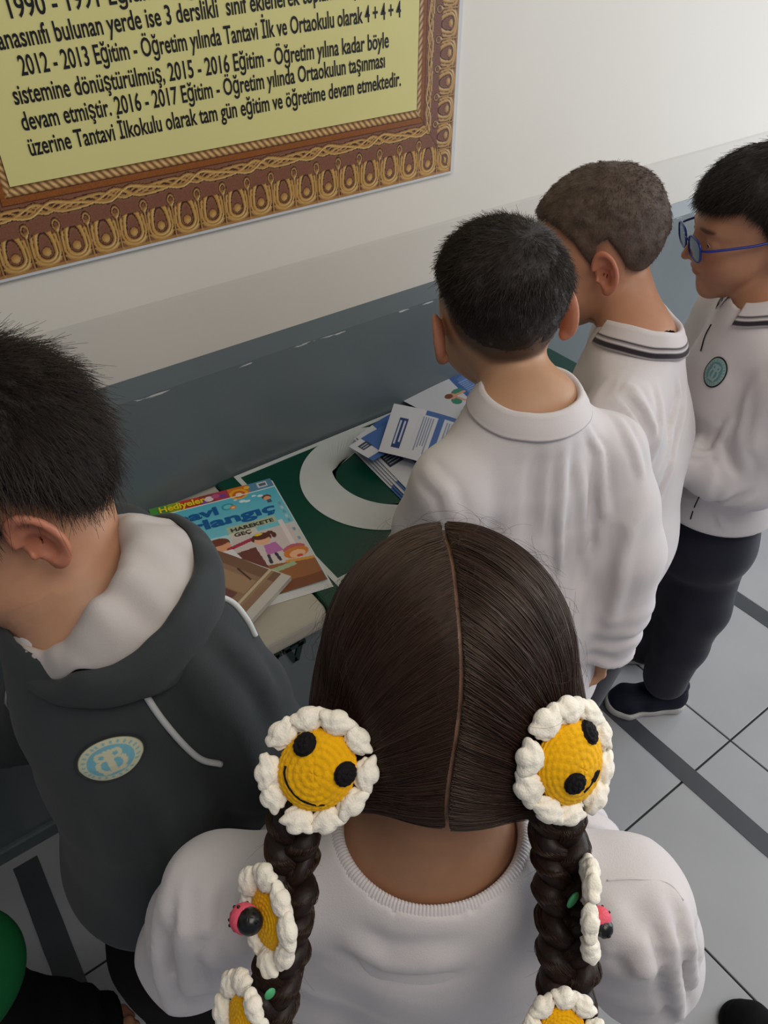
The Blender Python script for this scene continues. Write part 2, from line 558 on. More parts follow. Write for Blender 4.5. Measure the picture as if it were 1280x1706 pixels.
def skin_cols(p, base, style):
    c = np.tile(np.array(lin(base), F), (len(p), 1))
    red = np.array(lin((176, 72, 58)), F)
    q = p.copy(); q[:, 0] = np.abs(q[:, 0])

    def mixin(w_, col):
        nonlocal c
        c = c * (1 - w_[:, None]) + np.asarray(col, F) * w_[:, None]
    mixin(sstep(.010, -.002, ear_sdf(q)) * .42, red)
    mixin(sstep(.004, -.001, ell(p, (0, .0890, -.0490), (.0180, .008, .0085))) * .45, lin((170, 84, 78)))
    mixin(sstep(.02, 0, sph(q, (.036, .07, -.03), .012)) * .18, red)
    br = ell(q, (.031, .088, .024), (.0185, .02, .0032))
    mixin(sstep(.0025, -.001, br) * .75, lin((52, 38, 32)))
    if style is not None:
        st = STY[style]
        ab = p[:, 2] - hairline(p, st)
        lo = -.014 if style == 'boy2' else -.010
        w_ = sstep(lo, .016, ab) * sstep(.0, -.004, np.abs(head_core(p)) - .006)
        mixin(w_ * .85, lin((44, 36, 34)))
    return c


def hand_sdf(P, wrist, tip_dir, back_dir, side, curl=0.5, s=0.8):
    y = nrm(tip_dir); z = np.array(back_dir, float); z = nrm(z - y * z.dot(y)); x = np.cross(y, z) * side
    R = np.stack([x, y, z], 1).astype(F)
    p = ((P - np.array(wrist, F)) @ R) / s
    d = limb(p, [((0, -.02, 0), .019, .015), ((0, .012, 0), .026, .013), ((0, .062, -.001), .034, .0115)], side=(1, 0, 0))
    for i, (fx, L) in enumerate(((-.026, .052), (-.009, .064), (.009, .068), (.026, .062))):
        fx = -fx
        a = np.array((fx, .062 + (.004 if abs(fx) < .02 else -.002), -.001)); ang = 0.25 + curl * 0.5
        for j, seg in enumerate((.42, .32, .26)):
            b = a + np.array((fx * .02, math.cos(ang), -math.sin(ang))) * L * seg
            r0 = .0082 - .0009 * j
            d = smin(d, cone(p, a, b, r0, r0 - .0008), .004)
            a = b; ang += curl * 0.75
    a = np.array((-.022, .008, -.006)); b = np.array((-.046, .036, -.016)); c_ = np.array((-.05, .058, -.022)); e = np.array((-.044, .078, -.028))
    d = smin(d, cone(p, a, b, .012, .0098), .010); d = smin(d, cone(p, b, c_, .0095, .0085), .004); d = smin(d, cone(p, c_, e, .0085, .007), .004)
    return d * s


# ------------------------------------------------------------------ the room
WY = 1.05
o = box('grout_bed', (-3, -2.6, -.05), (5.2, WY, -.004), M['grout']); o.name = 'floor'; tag(o, kind='structure')
floor = o
# wall above the dado, slightly recessed band, dado with a bevelled upper edge, skirting
def profile_wall(name, prof, m, x0=-3.0, x1=5.2):
    V, Fc = [], []
    for x in (x0, x1):
        for (y, z) in prof: V.append((x, y, z))
    k = len(prof)
    for j in range(k - 1): Fc.append((j, j + 1, k + j + 1, k + j))
    Fc.append(tuple(range(k))[::-1]); Fc.append(tuple(range(k, 2 * k)))
    Fc.append((k - 1, 0, k, 2 * k - 1))
    return tag(mesh(name, V, Fc, m, smooth=False), kind='structure')


profile_wall('wall_back', [(WY + .2, 1.045), (WY + .002, 1.0455), (WY + .001, 1.052), (WY + .001, 2.9), (WY + .2, 2.9)], M['wall'])
profile_wall('trim_1', [(WY + .2, .93), (WY + .002, .93), (WY + .002, 1.0455), (WY + .2, 1.0455)], M['band'])
profile_wall('trim_2', [(WY + .2, 0), (WY - .006, 0), (WY - .006, .912), (WY + .001, .944), (WY + .2, .944)], M['dado'])
profile_wall('baseboard_back', [(WY - .002, 0), (WY - .016, 0), (WY - .016, .034), (WY - .012, .038), (WY - .002, .038)], M['skirt'])
tag(box('ceiling', (-3, -2.6, 2.9), (5.2, WY + .2, 3.0), M['wall']), kind='structure')

# floor tiles, one object each, laid in a grout bed
TW, TD = .424, .404
tm = None
for i in range(-5, 9):
    for j in range(-6, 3):
        x0 = -.034 + i * TW; y0 = .335 + j * TD
        x1, y1 = x0 + TW, y0 + TD
        if y0 > WY: continue
        y1c = min(y1, WY)
        g = .0022
        if y1c - y0 < .02: continue
        if y1c == y1 and tm is not None:
            t = bpy.data.objects.new('tile', tm); COL.objects.link(t); t.parent = floor
            t.location = Vector(((x0 + x1) / 2, (y0 + y1) / 2, 0)) - floor.location
        else:
            c = ((x0 + x1) / 2, (y0 + y1) / 2, 0)
            hx, hy = TW / 2 - g, TD / 2 - g
            yh = hy if y1c == y1 else y1c - c[1]
            b = .0012
            V = []
            for z, ins in ((-.006, 0), (-.0008, 0), (0, b)):
                V += [(c[0] - hx + ins, c[1] - hy + ins, z), (c[0] + hx - ins, c[1] - hy + ins, z), (c[0] + hx - ins, c[1] + yh - ins, z), (c[0] - hx + ins, c[1] + yh - ins, z)]
            Fc = [(8, 9, 10, 11)] + [(4 * l + a, 4 * l + (a + 1) % 4, 4 * l + 4 + (a + 1) % 4, 4 * l + 4 + a) for l in (0, 1) for a in range(4)]
            t = mesh('tile', V, Fc, M['tile'], floor, smooth=False, loc=c)
            if y1c == y1: tm = t.data


def tape(x0, x1, y0, y1, label):
    n = 60; V, Fc = [], []
    rg = np.random.default_rng(int(x0 * 1000) % 97)
    for i in range(n + 1):
        y = y0 + (y1 - y0) * i / n
        a, b = rg.normal(0, .0004, 2)
        for (x, z) in ((x0 + a, .0002), (x0 + a, .0012), (x1 + b, .0012), (x1 + b, .0002)):
            V.append((x, y, z))
    for i in range(n):
        for j in range(3): Fc.append((i * 4 + j, i * 4 + j + 1, i * 4 + j + 5, i * 4 + j + 4))
    Fc.append((0, 1, 2, 3)); Fc.append((n * 4, n * 4 + 3, n * 4 + 2, n * 4 + 1))
    tag(mesh('floor_tape', V, Fc, M['tape'], smooth=False, loc=((x0 + x1) / 2, (y0 + y1) / 2, 0)), label, 'tape', 'dark tape strips on the floor')


tape(-.181, -.133, -.9, 1.012, 'dark grey tape strip on the floor tiles at the lower left, ending near the skirting')
tape(1.062, 1.108, -1.6, .60, 'dark grey tape strip on the floor running from under the navy shoe')
tape(1.612, 1.660, -1.6, .95, 'dark grey tape strip on the floor behind the boy with glasses, farthest right')

# ------------------------------------------------------------------ bench: marble slab on a grey plinth, green table beside it
BZ = .70
bn = empty('marble_bench', (.30, .84, 0))
tag(bn, 'low grey painted bench with a pale marble slab top under the magazine', 'bench')
o = box('plinth', (.215, .684, 0), (.390, 1.043, .6742), M['dado'], bn, bev=.004)
# slab with a rounded right front corner and rounded nose
pts = []
x0, x1, y0, y1, r = .20, .392, .664, 1.0435, .020
for k in range(9):
    a = -math.pi / 2 + k / 8 * math.pi / 2
    pts.append((x1 - r + r * math.cos(a), y0 + r + r * math.sin(a)))
pts += [(x1, y1), (x0, y1), (x0, y0)]
cc = np.mean(pts, 0)
V, Fc = [], []
for z, ins in ((BZ - .026, .004), (BZ - .022, .001), (BZ - .016, 0), (BZ - .007, .001), (BZ - .0025, .004), (BZ, .009)):
    for (x, y) in pts:
        V.append((x + (cc[0] - x) * ins / .1, y + (cc[1] - y) * ins / .22, z))
k = len(pts)
for l in range(5):
    for j in range(k): Fc.append((l * k + j, l * k + (j + 1) % k, (l + 1) * k + (j + 1) % k, (l + 1) * k + j))
Fc.append(tuple(range(k))[::-1]); Fc.append(tuple(range(5 * k, 6 * k)))
mesh('slab', V, Fc, M['marble'], bn, smooth=False)

gt = empty('green_table', (.81, .84, 0))
tag(gt, 'grey bench with a dark green vinyl top printed with a white frame and crescent', 'table')
box('plinth', (.396, .684, 0), (1.22, 1.043, .674), M['dado'], gt, bev=.004)
box('top', (.394, .660, .674), (1.235, 1.0435, BZ), M['green'], gt, bev=.005)


def strip(a, b, w_, z=BZ + .0005, name='white_line'):
    a = np.array(a, float); b = np.array(b, float); d = nrm(b - a); n_ = np.array((-d[1], d[0])) * w_ / 2
    V = []; z = z + .00012 * len([c_ for c_ in gt.children])
    for zz in (z - .0004, z + .0004):
        for q in (a - n_, b - n_, b + n_, a + n_): V.append((q[0], q[1], zz))
    mesh(name, V, [(4, 5, 6, 7), (0, 1, 5, 4), (1, 2, 6, 5), (2, 3, 7, 6), (3, 0, 4, 7)], M['white_line'], gt, smooth=False)


strip((.432, 1.034), (.815, 1.034), .009)
strip((.4335, .688), (.4335, 1.0385), .009)
strip((.43, .712), (1.2, .712), .007)
# crescent
V, Fc = [], []
n = 72
C1, R1, C2, R2 = (.652, .885), .152, (.690, .898), .120
N = 80
outer = []; inner = []
d = math.hypot(C2[0] - C1[0], C2[1] - C1[1]); base = math.atan2(C2[1] - C1[1], C2[0] - C1[0])
ca = (d * d + R1 * R1 - R2 * R2) / (2 * d * R1); a1 = math.acos(max(-1, min(1, ca)))
cb = (d * d + R2 * R2 - R1 * R1) / (2 * d * R2); b1 = math.acos(max(-1, min(1, cb)))
for i in range(N + 1):
    a = base + a1 + (2 * math.pi - 2 * a1) * i / N
    b = base + b1 + (2 * math.pi - 2 * b1) * i / N
    V.append((C1[0] + R1 * math.cos(a), C1[1] + R1 * math.sin(a), BZ + .0015)); V.append((C2[0] + R2 * math.cos(b), C2[1] + R2 * math.sin(b), BZ + .0015))
    if i: Fc.append((2 * i - 2, 2 * i, 2 * i + 1, 2 * i - 1))
o = mesh('crescent', V, Fc, M['white_line'], gt, smooth=False)
sd = o.modifiers.new('solid', 'SOLIDIFY'); sd.thickness = .0007; sd.offset = -1

# dark green zigzag motifs fixed on the front of the plinths
def bar(pa, pb, w_, y, m, parent, name, t=.004):
    a = np.array((pa[0], pa[1])); b = np.array((pb[0], pb[1])); dd = nrm(b - a); n_ = np.array((-dd[1], dd[0])) * w_ / 2
    V = []
    for yy in (y, y - t):
        for q in (a - n_, b - n_, b + n_, a + n_): V.append((q[0], yy, q[1]))
    return V, [(4, 7, 6, 5), (0, 1, 5, 4), (1, 2, 6, 5), (2, 3, 7, 6), (3, 0, 4, 7), (0, 3, 2, 1)]


for (par, xa, xb, yy) in ((bn, .232, .392, .684), (gt, .400, 1.22, .684)):
    x = xa
    while x < xb - .042:
        Vs, Fs = [], []
        for (pa, pb, w_) in (((x, .668), (x + .017, .612), .009), ((x + .036, .668), (x + .019, .612), .009), ((x - .001, .645), (x + .038, .645), .007)):
            v, f = bar(pa, pb, w_, yy, None, None, None)
            Fs += [tuple(i + len(Vs) for i in q) for q in f]; Vs += v
        mesh('zigzag_motif', Vs, Fs, M['dgreen'], par, smooth=False)
        x += .042


# ------------------------------------------------------------------ printed artwork: a colour per grid point
class Canvas:
    def __init__(s, w_, h_, step, base):
        s.w, s.h, s.step = w_, h_, step
        s.nx, s.ny = int(round(w_ / step)) + 1, int(round(h_ / step)) + 1
        s.X, s.Y = np.meshgrid(np.linspace(0, w_, s.nx), np.linspace(0, h_, s.ny), indexing='ij')
        s.C = np.tile(np.array(lin(base)), (s.nx, s.ny, 1))

    def put(s, m_, col, a=1.0):
        m_ = np.asarray(m_, float)[..., None] * a
        s.C = s.C * (1 - m_) + np.array(lin(col)) * m_

    def rect(s, x0, y0, x1, y1, col): s.put((s.X >= x0) & (s.X <= x1) & (s.Y >= y0) & (s.Y <= y1), col)

    def ell(s, x, y, rx, ry, col, rot=0):
        c_, n_ = math.cos(rot), math.sin(rot); dx, dy = s.X - x, s.Y - y
        s.put(((dx * c_ + dy * n_) / rx) ** 2 + ((-dx * n_ + dy * c_) / ry) ** 2 <= 1, col)

    def poly(s, P, col):
        ins = np.zeros(s.X.shape, bool); n_ = len(P)
        for i in range(n_):
            x1_, y1_ = P[i]; x2_, y2_ = P[(i + 1) % n_]
            cnd = (y1_ > s.Y) != (y2_ > s.Y)
            xi = (x2_ - x1_) * (s.Y - y1_) / ((y2_ - y1_) or 1e-9) + x1_
            ins ^= cnd & (s.X < xi)
        s.put(ins, col)

    def line(s, a, b, w_, col):
        a = np.array(a, float); b = np.array(b, float); ab = b - a
        t = np.clip(((s.X - a[0]) * ab[0] + (s.Y - a[1]) * ab[1]) / (ab @ ab + 1e-9), 0, 1)
        s.put(np.hypot(s.X - a[0] - t * ab[0], s.Y - a[1] - t * ab[1]) <= w_ / 2, col)

    def mesh(s, name, posfn, m, parent=None, loc=None):
        """posfn(X, Y) -> world points"""
        P = posfn(s.X.ravel(), s.Y.ravel())
        I = np.arange(s.nx * s.ny).reshape(s.nx, s.ny)
        Q = np.stack([I[:-1, :-1].ravel(), I[:-1, 1:].ravel(), I[1:, 1:].ravel(), I[1:, :-1].ravel()], 1)
        return mesh(name, P, Q, m, parent, cols=s.C.reshape(-1, 3), loc=loc, smooth=False)


def text_on(body, size, m, parent, Mx, name='lettering', bold=.012, sx=1.0, fit=None, align='LEFT', extr=.0002):
    """flat lettering; Mx is the world matrix of the text plane; fit = width in metres"""
    c = bpy.data.curves.new(name, 'FONT'); c.body = body; c.size = size; c.extrude = extr; c.offset = bold * size; c.align_x = align
    c.resolution_u = 3
    o = bpy.data.objects.new(name, c); COL.objects.link(o)
    bpy.context.view_layer.update()
    wd = max(o.dimensions.x, 1e-5)
    me = bpy.data.meshes.new_from_object(o.evaluated_get(bpy.context.evaluated_depsgraph_get()))
    bpy.data.objects.remove(o)
    k = (fit / wd) if fit else sx
    n_ = len(me.vertices); co = np.zeros(n_ * 3, F); me.vertices.foreach_get('co', co); co = co.reshape(-1, 3)
    co[:, 0] *= k
    Mx = np.array(Mx); W = co @ Mx[:3, :3].T + Mx[:3, 3]
    off = np.array(origin_of(parent)) if parent else np.zeros(3)
    me.vertices.foreach_set('co', (W - off).astype(F).ravel()); me.update()
    me.materials.clear(); me.materials.append(m)
    q = bpy.data.objects.new(name, me); COL.objects.link(q)
    if parent: q.parent = parent; q.location = (0, 0, 0)
    return q


# ------------------------------------------------------------------ poster with a printed gilt frame
PX0, PX1, PZ0, PZ1 = .128, .910, 1.139, 1.95
pst = empty('poster', ((PX0 + PX1) / 2, WY, PZ0))
tag(pst, 'large yellow poster of Turkish text with a printed carved gilt frame, on the cream wall', 'poster')
box('backing', (PX0 - .004, WY - .006, PZ0 - .004), (PX1 + .008, WY + .0005, PZ1), mat('poster_backing', (206, 206, 208), .5), pst)
FW_B, FW_S = .106, .078


def ornament(u, v, W_, seed=0, hue=0.0):
    """u along, v from outer edge 0 .. W_ inner edge (metres); carved gilt moulding as printed artwork"""
    s = W_ / .106
    v = v / s; 
    h = np.zeros_like(u)
    # ground: rough stippled band
    rg = np.random.default_rng(seed)
    st = rg.random(u.shape)
    gold = np.zeros_like(u)
    # egg and horseshoe row, period .0395 m
    p = .0395
    a = (u / p) % 1.0 - .5; ax = a * p
    cy = .021
    r = np.hypot(ax, v - cy)
    egg = np.clip(1 - r / .0068, 0, 1) ** .5
    rs = np.hypot(ax * .95, (v - cy) * np.where(v > cy, .35, 1.0))
    shoe1 = np.exp(-((rs - .0115) / .0022) ** 2) * (v < .046) ; shoe2 = np.exp(-((rs - .0158) / .0016) ** 2) * (v < .043)
    base = (v < .004) * .4
    a2 = (u / p + .5) % 1.0 - .5; bx = a2 * p
    stem = np.exp(-(bx / .0019) ** 2) * (v < .05) + np.exp(-((np.hypot(bx, (v - .052) * .7) - .0042) / .0016) ** 2)
    h += np.maximum.reduce([egg * 1.1, shoe1, shoe2 * .8, stem * .9, base])
    gold = np.maximum.reduce([egg, shoe1, shoe2, np.clip(stem, 0, 1) * .55, base, ((v < .012) & (rs < .02)) * .6])
    # acanthus scroll row
    c2 = .073; q = .052
    ph = u / q * 2 * math.pi
    vv = (v - c2) / .0105
    leaf = np.zeros_like(u)
    for k, (am, off, fr) in enumerate(((.65, 0, 1), (.65, 2.1, 1), (.5, 4.0, 1), (.45, 1.0, 2), (.35, 3.0, 3))):
        y_ = am * np.sin(ph * fr * .5 + off + .6 * np.sin(ph * .5))
        leaf = np.maximum(leaf, np.exp(-((vv - y_) / .20) ** 2) * (1 - .12 * k))
    leaf = leaf * (np.abs(vv) < 1.25)
    h += leaf; gold = np.maximum(gold, leaf)
    # fillet and rope
    fil = ((v > .086) & (v < .0935)); h += fil * .35
    rope_c = .0995; rr_ = np.abs(v - rope_c) / .0062
    rope = np.clip(1 - rr_ ** 2, 0, 1) * (.55 + .45 * np.sin((u + (v - rope_c) * .9) / .0098 * 2 * math.pi))
    isrope = rr_ < 1
    h += rope * isrope
    du = np.gradient(h, axis=0); dv = np.gradient(h, axis=1)
    lite = np.clip(.5 + 1.1 * (dv * .8 - du * .5), 0, 1)
    brown = np.array(lin((118, 74, 54))); brownd = np.array(lin((62, 32, 22)))
    g0 = np.array(lin((120, 66, 24))); g1 = np.array(lin((196, 150, 76))); g2 = np.array(lin((236, 216, 156)))
    C = brown[None, None] * (1 - st[..., None] * .55) + np.array(lin((160, 110, 88)))[None, None] * (st[..., None] * .42)
    t = np.clip(gold, 0, 1)[..., None] ** .7
    lt = lite[..., None]
    gc = np.where(lt < .5, g0 + (g1 - g0) * lt * 2, g1 + (g2 - g1) * (lt * 2 - 1))
    C = C * (1 - t) + gc * t
    edge = (np.clip(gold, 0, 1) > .08) & (np.clip(gold, 0, 1) < .38)
    C = np.where(edge[..., None], brownd, C)
    C = np.where(fil[..., None], np.array(lin((138, 80, 34))) * (.8 + .4 * st[..., None]), C)
    rc = np.array(lin((92, 48, 18))) + (np.array(lin((226, 186, 124))) - np.array(lin((92, 48, 18)))) * np.clip(rope, 0, 1)[..., None]
    C = np.where(isrope[..., None], rc, C)
    sh = ((v > .084) & (v <= .086)) | ((v > .0935) & (v < .0945)) | (v > .1052)
    C = np.where(sh[..., None], brownd, C)
    return C


def poster_y(X, Y, x0, z0, d=.0066): return np.stack([x0 + X, np.full_like(X, WY - d), z0 + Y], 1)


cv = Canvas(PX1 - PX0, FW_B, .0011, (90, 50, 30))
cv.C = ornament(cv.X, cv.Y, FW_B, 1)
# mitre the corners
right = cv.w - cv.X; lf = cv.X
k1 = ornament(cv.Y.T * 0 + cv.Y.T, right.T, FW_S, 2).transpose(1, 0, 2) if False else None
cv.mesh('frame_print_bottom', lambda X, Y: poster_y(X, Y, PX0, PZ0), M['poster'], pst)
for side_ in ('right', 'left'):
    cs = Canvas(PZ1 - PZ0, FW_S, .0012, (90, 50, 30))
    cs.C = ornament(cs.X, cs.Y, FW_S, 5)
    cs.C = cs.C * (np.array([.92, .95, 1.15]) if side_ == 'right' else 1.0)
    # only above the mitre line
    if side_ == 'right': fn = lambda X, Y: np.stack([PX1 - Y, np.full_like(X, WY - .0069), PZ0 + X], 1)
    else: fn = lambda X, Y: np.stack([PX0 + Y, np.full_like(X, WY - .0069), PZ0 + X], 1)
    o = cs.mesh('frame_print_' + side_, fn, M['poster'], pst)
    bm_keep = (cs.X >= cs.Y * (FW_B / FW_S))
    I = np.arange(cs.nx * cs.ny).reshape(cs.nx, cs.ny); kp = bm_keep[:-1, :-1]
    me = o.data; import bmesh
    b = bmesh.new(); b.from_mesh(me); b.faces.ensure_lookup_table(); kill = [b.faces[i] for i in np.nonzero(~kp.ravel())[0]]
    bmesh.ops.delete(b, geom=kill, context='FACES'); b.to_mesh(me); b.free()
for o in list(COL.objects):
    if o.name.startswith('frame_print'): o.name = 'frame_print'
yel = mat('poster_yellow', (214, 206, 138), .45, .3, noise=(8, .02))
box('text_panel', (PX0 + FW_S, WY - .0074, PZ0 + FW_B), (PX1 - FW_S, WY - .0064, PZ1), yel, pst)
LINES = [('üzerine Tantavi İlkokulu olarak tam gün eğitim ve öğretime devam etmektedir.', (0.239, 1.05, 1.275), (0.799, 1.05, 1.283)),
         ('devam etmiştir. 2016 - 2017 Eğitim - Öğretim yılında Ortaokulun taşınması', (0.239, 1.05, 1.303), (0.769, 1.05, 1.311)),
         ('sistemine dönüştürülmüş, 2015 - 2016 Eğitim - Öğretim yılına kadar böyle', (0.238, 1.05, 1.331), (0.776, 1.05, 1.336)),
         ('2012 - 2013 Eğitim - Öğretim yılında Tantavi İlk ve Ortaokulu olarak 4 + 4 + 4', (0.254, 1.05, 1.359), (0.798, 1.05, 1.372)),
         ('anasınıfı bulunan yerde ise 3 derslikli  sınıf eklenerek toplam 20 ç', (0.238, 1.05, 1.386), (0.722, 1.05, 1.403)),
         ('1990 - 1991 Eğitim - Öğretim yılında', (0.255, 1.05, 1.414), (0.591, 1.05, 1.426))]
for body_, a, b_ in LINES:
    z = a[2] * .75 + b_[2] * .25
    slope = (b_[2] - a[2]) / (b_[0] - a[0])
    ex = nrm((1, 0, slope)); ez = nrm((-slope, 0, 1))
    Mx = np.eye(4); Mx[:3, 0] = ex; Mx[:3, 1] = ez; Mx[:3, 2] = (0, -1, 0); Mx[:3, 3] = (a[0], WY - .0078, a[2])
    text_on(body_, .0285, M['ink'], pst, Mx, fit=b_[0] - a[0], bold=.013)

# ------------------------------------------------------------------ magazine
def quad_frame(TL, TR, BL):
    TL, TR, BL = (np.array(q, float) for q in (TL, TR, BL))
    return TL, nrm(TR - TL), nrm(BL - TL)


def paper_text(body_, fr, x, y, size, m, parent, z=.0006, rot=0.0, fit=None, bold=.03):
    TL, ex, ey = fr
    c_, s_ = math.cos(rot), math.sin(rot)
    X = ex * c_ + ey * s_; Yv = ex * s_ - ey * c_
    Mx = np.eye(4); Mx[:3, 0] = X; Mx[:3, 1] = Yv; Mx[:3, 2] = (0, 0, 1); Mx[:3, 3] = TL + ex * x + ey * y + np.array((0, 0, z))
    return text_on(body_, size, m, parent, Mx, fit=fit, bold=bold, extr=.0001)


MZ = BZ + .0065
fr = quad_frame((.268, 1.037, MZ), (.478, .987, MZ), (.214, .767, MZ))
mg = empty('magazine', (.345, .88, BZ))
tag(mg, 'colourful Turkish children\'s magazine lying on the marble slab beside the dark hoodie', 'magazine')
cv = Canvas(.213, .277, .0011, (90, 184, 204))
W_ = cv.w
cv.put(np.clip((cv.Y - .03) / .12, 0, 1) * .5, (150, 214, 222))
# rainbow strip on top
for i, (c_, x0_, x1_) in enumerate((((76, 150, 62), 0, .03), ((150, 170, 40), .03, .05), ((196, 62, 46), .05, .085), ((150, 56, 60), .085, .11), ((180, 60, 80), .11, .135), ((216, 120, 40), .135, .17), ((92, 140, 170), .17, .213))):
    cv.rect(x0_, 0, x1_, .024, c_)
for (x_, y_, r_, c_) in ((.10, .013, .008, (226, 214, 214)), (.112, .010, .007, (190, 90, 130)), (.124, .014, .006, (120, 70, 150)), (.15, .02, .016, (232, 170, 40)), (.15, .021, .011, (212, 96, 40)), (.15, .022, .006, (240, 220, 180)), (.09, .02, .005, (130, 80, 150)), (.168, .008, .005, (236, 190, 60))):
    cv.ell(x_, y_, r_, r_ * .9, c_)
cv.rect(.186, .004, .204, .018, (210, 214, 214)); cv.rect(.189, .007, .201, .015, (88, 106, 120))
cv.rect(0, .024, W_, .0262, (230, 236, 236))
# clouds and ring emblem
for (x_, y_, r_) in ((.15, .042, .006), (.158, .045, .005), (.172, .036, .004), (.182, .040, .005), (.14, .034, .003)):
    cv.ell(x_, y_, r_, r_ * .6, (224, 238, 240))
cv.ell(.123, .047, .011, .009, (60, 150, 170)); cv.ell(.123, .047, .007, .0055, (110, 200, 210)); cv.ell(.131, .052, .006, .005, (214, 140, 70)); cv.ell(.131, .052, .003, .0025, (240, 210, 150))
# room scene: pale wall, floor, brown ground
cv.poly([(.075, .128), (.213, .128), (.213, .235), (.02, .235), (0, .17)], (208, 196, 190))
cv.poly([(0, .11), (.105, .118), (.10, .17), (0, .185)], (186, 220, 220))
cv.poly([(0, .222), (.10, .205), (.213, .222), (.213, .277), (0, .277)], (150, 96, 58))
cv.poly([(0, .25), (.213, .256), (.213, .277), (0, .277)], (124, 72, 46))
cv.poly([(.07, .168), (.135, .163), (.14, .215), (.06, .215)], (110, 62, 54))
cv.rect(.105, .100, .187, .117, (176, 190, 160)); cv.rect(.105, .117, .150, .130, (214, 206, 190))
cv.rect(.188, .115, .196, .2, (226, 214, 212))
# boy with outstretched arm
cv.ell(.083, .133, .019, .013, (118, 62, 44)); cv.ell(.085, .142, .0165, .0125, (226, 162, 122)); cv.ell(.083, .131, .0165, .007, (118, 62, 44))
cv.line((.095, .152), (.138, .142), .0075, (168, 52, 74)); cv.ell(.142, .141, .004, .004, (226, 162, 122))
cv.poly([(.07, .154), (.10, .153), (.108, .18), (.066, .182)], (222, 222, 220))
# girl in pink
cv.ell(.150, .146, .0165, .0125, (92, 50, 40)); cv.ell(.150, .152, .013, .0105, (232, 176, 140)); cv.ell(.152, .144, .013, .006, (92, 50, 40))
cv.ell(.166, .138, .006, .004, (92, 50, 40)); cv.ell(.171, .146, .004, .007, (92, 50, 40)); cv.ell(.148, .136, .007, .003, (230, 196, 60))
cv.poly([(.148, .165), (.168, .163), (.174, .187), (.146, .189)], (186, 112, 170)); cv.line((.148, .19), (.147, .207), .005, (50, 54, 72)); cv.line((.160, .19), (.162, .206), .005, (50, 54, 72))
# child lying down with orange hair
cv.ell(.190, .190, .018, .010, (190, 96, 112)); cv.ell(.190, .200, .020, .013, (208, 124, 50)); cv.ell(.191, .204, .013, .009, (234, 180, 140)); cv.ell(.193, .209, .005, .003, (204, 70, 50))
cv.line((.17, .214), (.21, .221), .006, (212, 150, 66))
cv.poly([(.132, .222), (.180, .217), (.182, .226), (.134, .232)], (160, 178, 140))
cv.ell(.191, .048, .008, .007, (120, 64, 44)); cv.ell(.191, .051, .006, .005, (228, 164, 120)); cv.rect(.188, .056, .196, .064, (70, 92, 110))
for i in range(9): cv.rect(.204, .07 + .012 * i, .2085, .078 + .012 * i, ((190, 206, 204) if i % 2 else (120, 160, 170)))


def mag_pos(X, Y):
    TL, ex, ey = fr
    z = .0012 * np.sin(Y / .277 * 3.1) + .002 * (X / .213) ** 6
    return TL + ex * X[:, None] + ey * Y[:, None] + np.array((0, 0, 1.)) * z[:, None]


cv.mesh('cover', mag_pos, M['paint'], mg)
TL, ex, ey = fr
# page block: a stack of slightly fanned sheets under the cover
for k in range(6):
    q = .0004 * k
    c4 = [TL + ex * a_ + ey * b_ for a_, b_ in ((0, 0), (.2135 + q * 2, 0), (.2135 + q * 2, .2775 + .002 * k), (0, .2775 + .002 * k))]
    V = [tuple(p_ + np.array((0, 0, -.0008 - .0009 * k))) for p_ in c4] + [tuple(p_ + np.array((0, 0, -.0014 - .0009 * k))) for p_ in c4]
    mesh('page', V, [(0, 3, 2, 1), (4, 5, 6, 7), (0, 1, 5, 4), (1, 2, 6, 5), (2, 3, 7, 6), (3, 0, 4, 7)], M['paper'], mg, smooth=False)
blue = mat('deep_blue_print', (26, 92, 152), .4); yelp = mat('yellow_print', (238, 212, 40), .4); drk = mat('dark_print', (70, 52, 50), .5); wht = mat('white_ink', (226, 228, 228), .5)
paper_text('Hediyeler', fr, .014, .020, .021, yelp, mg, .002, bold=.03, fit=.078)
paper_text('mavi', fr, .020, .060, .031, blue, mg, .002, bold=.035, fit=.084)
paper_text('kırlangıç', fr, .012, .090, .033, blue, mg, .002, bold=.035, fit=.182)
paper_text('HAREKETE', fr, .110, .114, .0120, drk, mg, .002, bold=.03, fit=.072)
paper_text('GEÇ', fr, .112, .1275, .0120, drk, mg, .002, bold=.03, fit=.028)

# small wrapped booklet pack on top of the magazine, half under the boy's arm
wp = empty('wrapped_booklet', (.285, .83, MZ + .004))
tag(wp, 'small brown printed booklet in a clear wrapper lying on the magazine', 'booklet')
f2 = quad_frame((0.302, 0.879, 0.718), (0.371, 0.752, 0.718), (0.217, 0.84, 0.718))
c2 = Canvas(.134, .112, .0012, (142, 112, 88))
c2.rect(0, 0, .134, .02, (120, 88, 66)); c2.rect(.05, .03, .11, .06, (160, 128, 98)); c2.rect(.055, .062, .10, .10, (110, 66, 62)); c2.ell(.052, .055, .018, .014, (70, 132, 184)); c2.line((.07, .02), (.10, .03), .003, (70, 48, 36)); c2.rect(.112, 0, .1165, .112, (196, 178, 150)); c2.rect(.1165, 0, .122, .112, (150, 122, 92))
c2.mesh('cover', lambda X, Y: f2[0] + f2[1] * X[:, None] + f2[2] * Y[:, None] + np.array((0, 0, 1.)) * (.0015 * np.sin(X * 40))[:, None], M['paint'], wp)
cs_ = [f2[0] + f2[1] * a_ + f2[2] * b_ for a_, b_ in ((-.002, -.002), (.150, -.002), (.150, .118), (-.002, .118))]
V = [tuple(p_ + np.array((0, 0, -.0105))) for p_ in cs_] + [tuple(p_ + np.array((0, 0, -.0015))) for p_ in cs_]
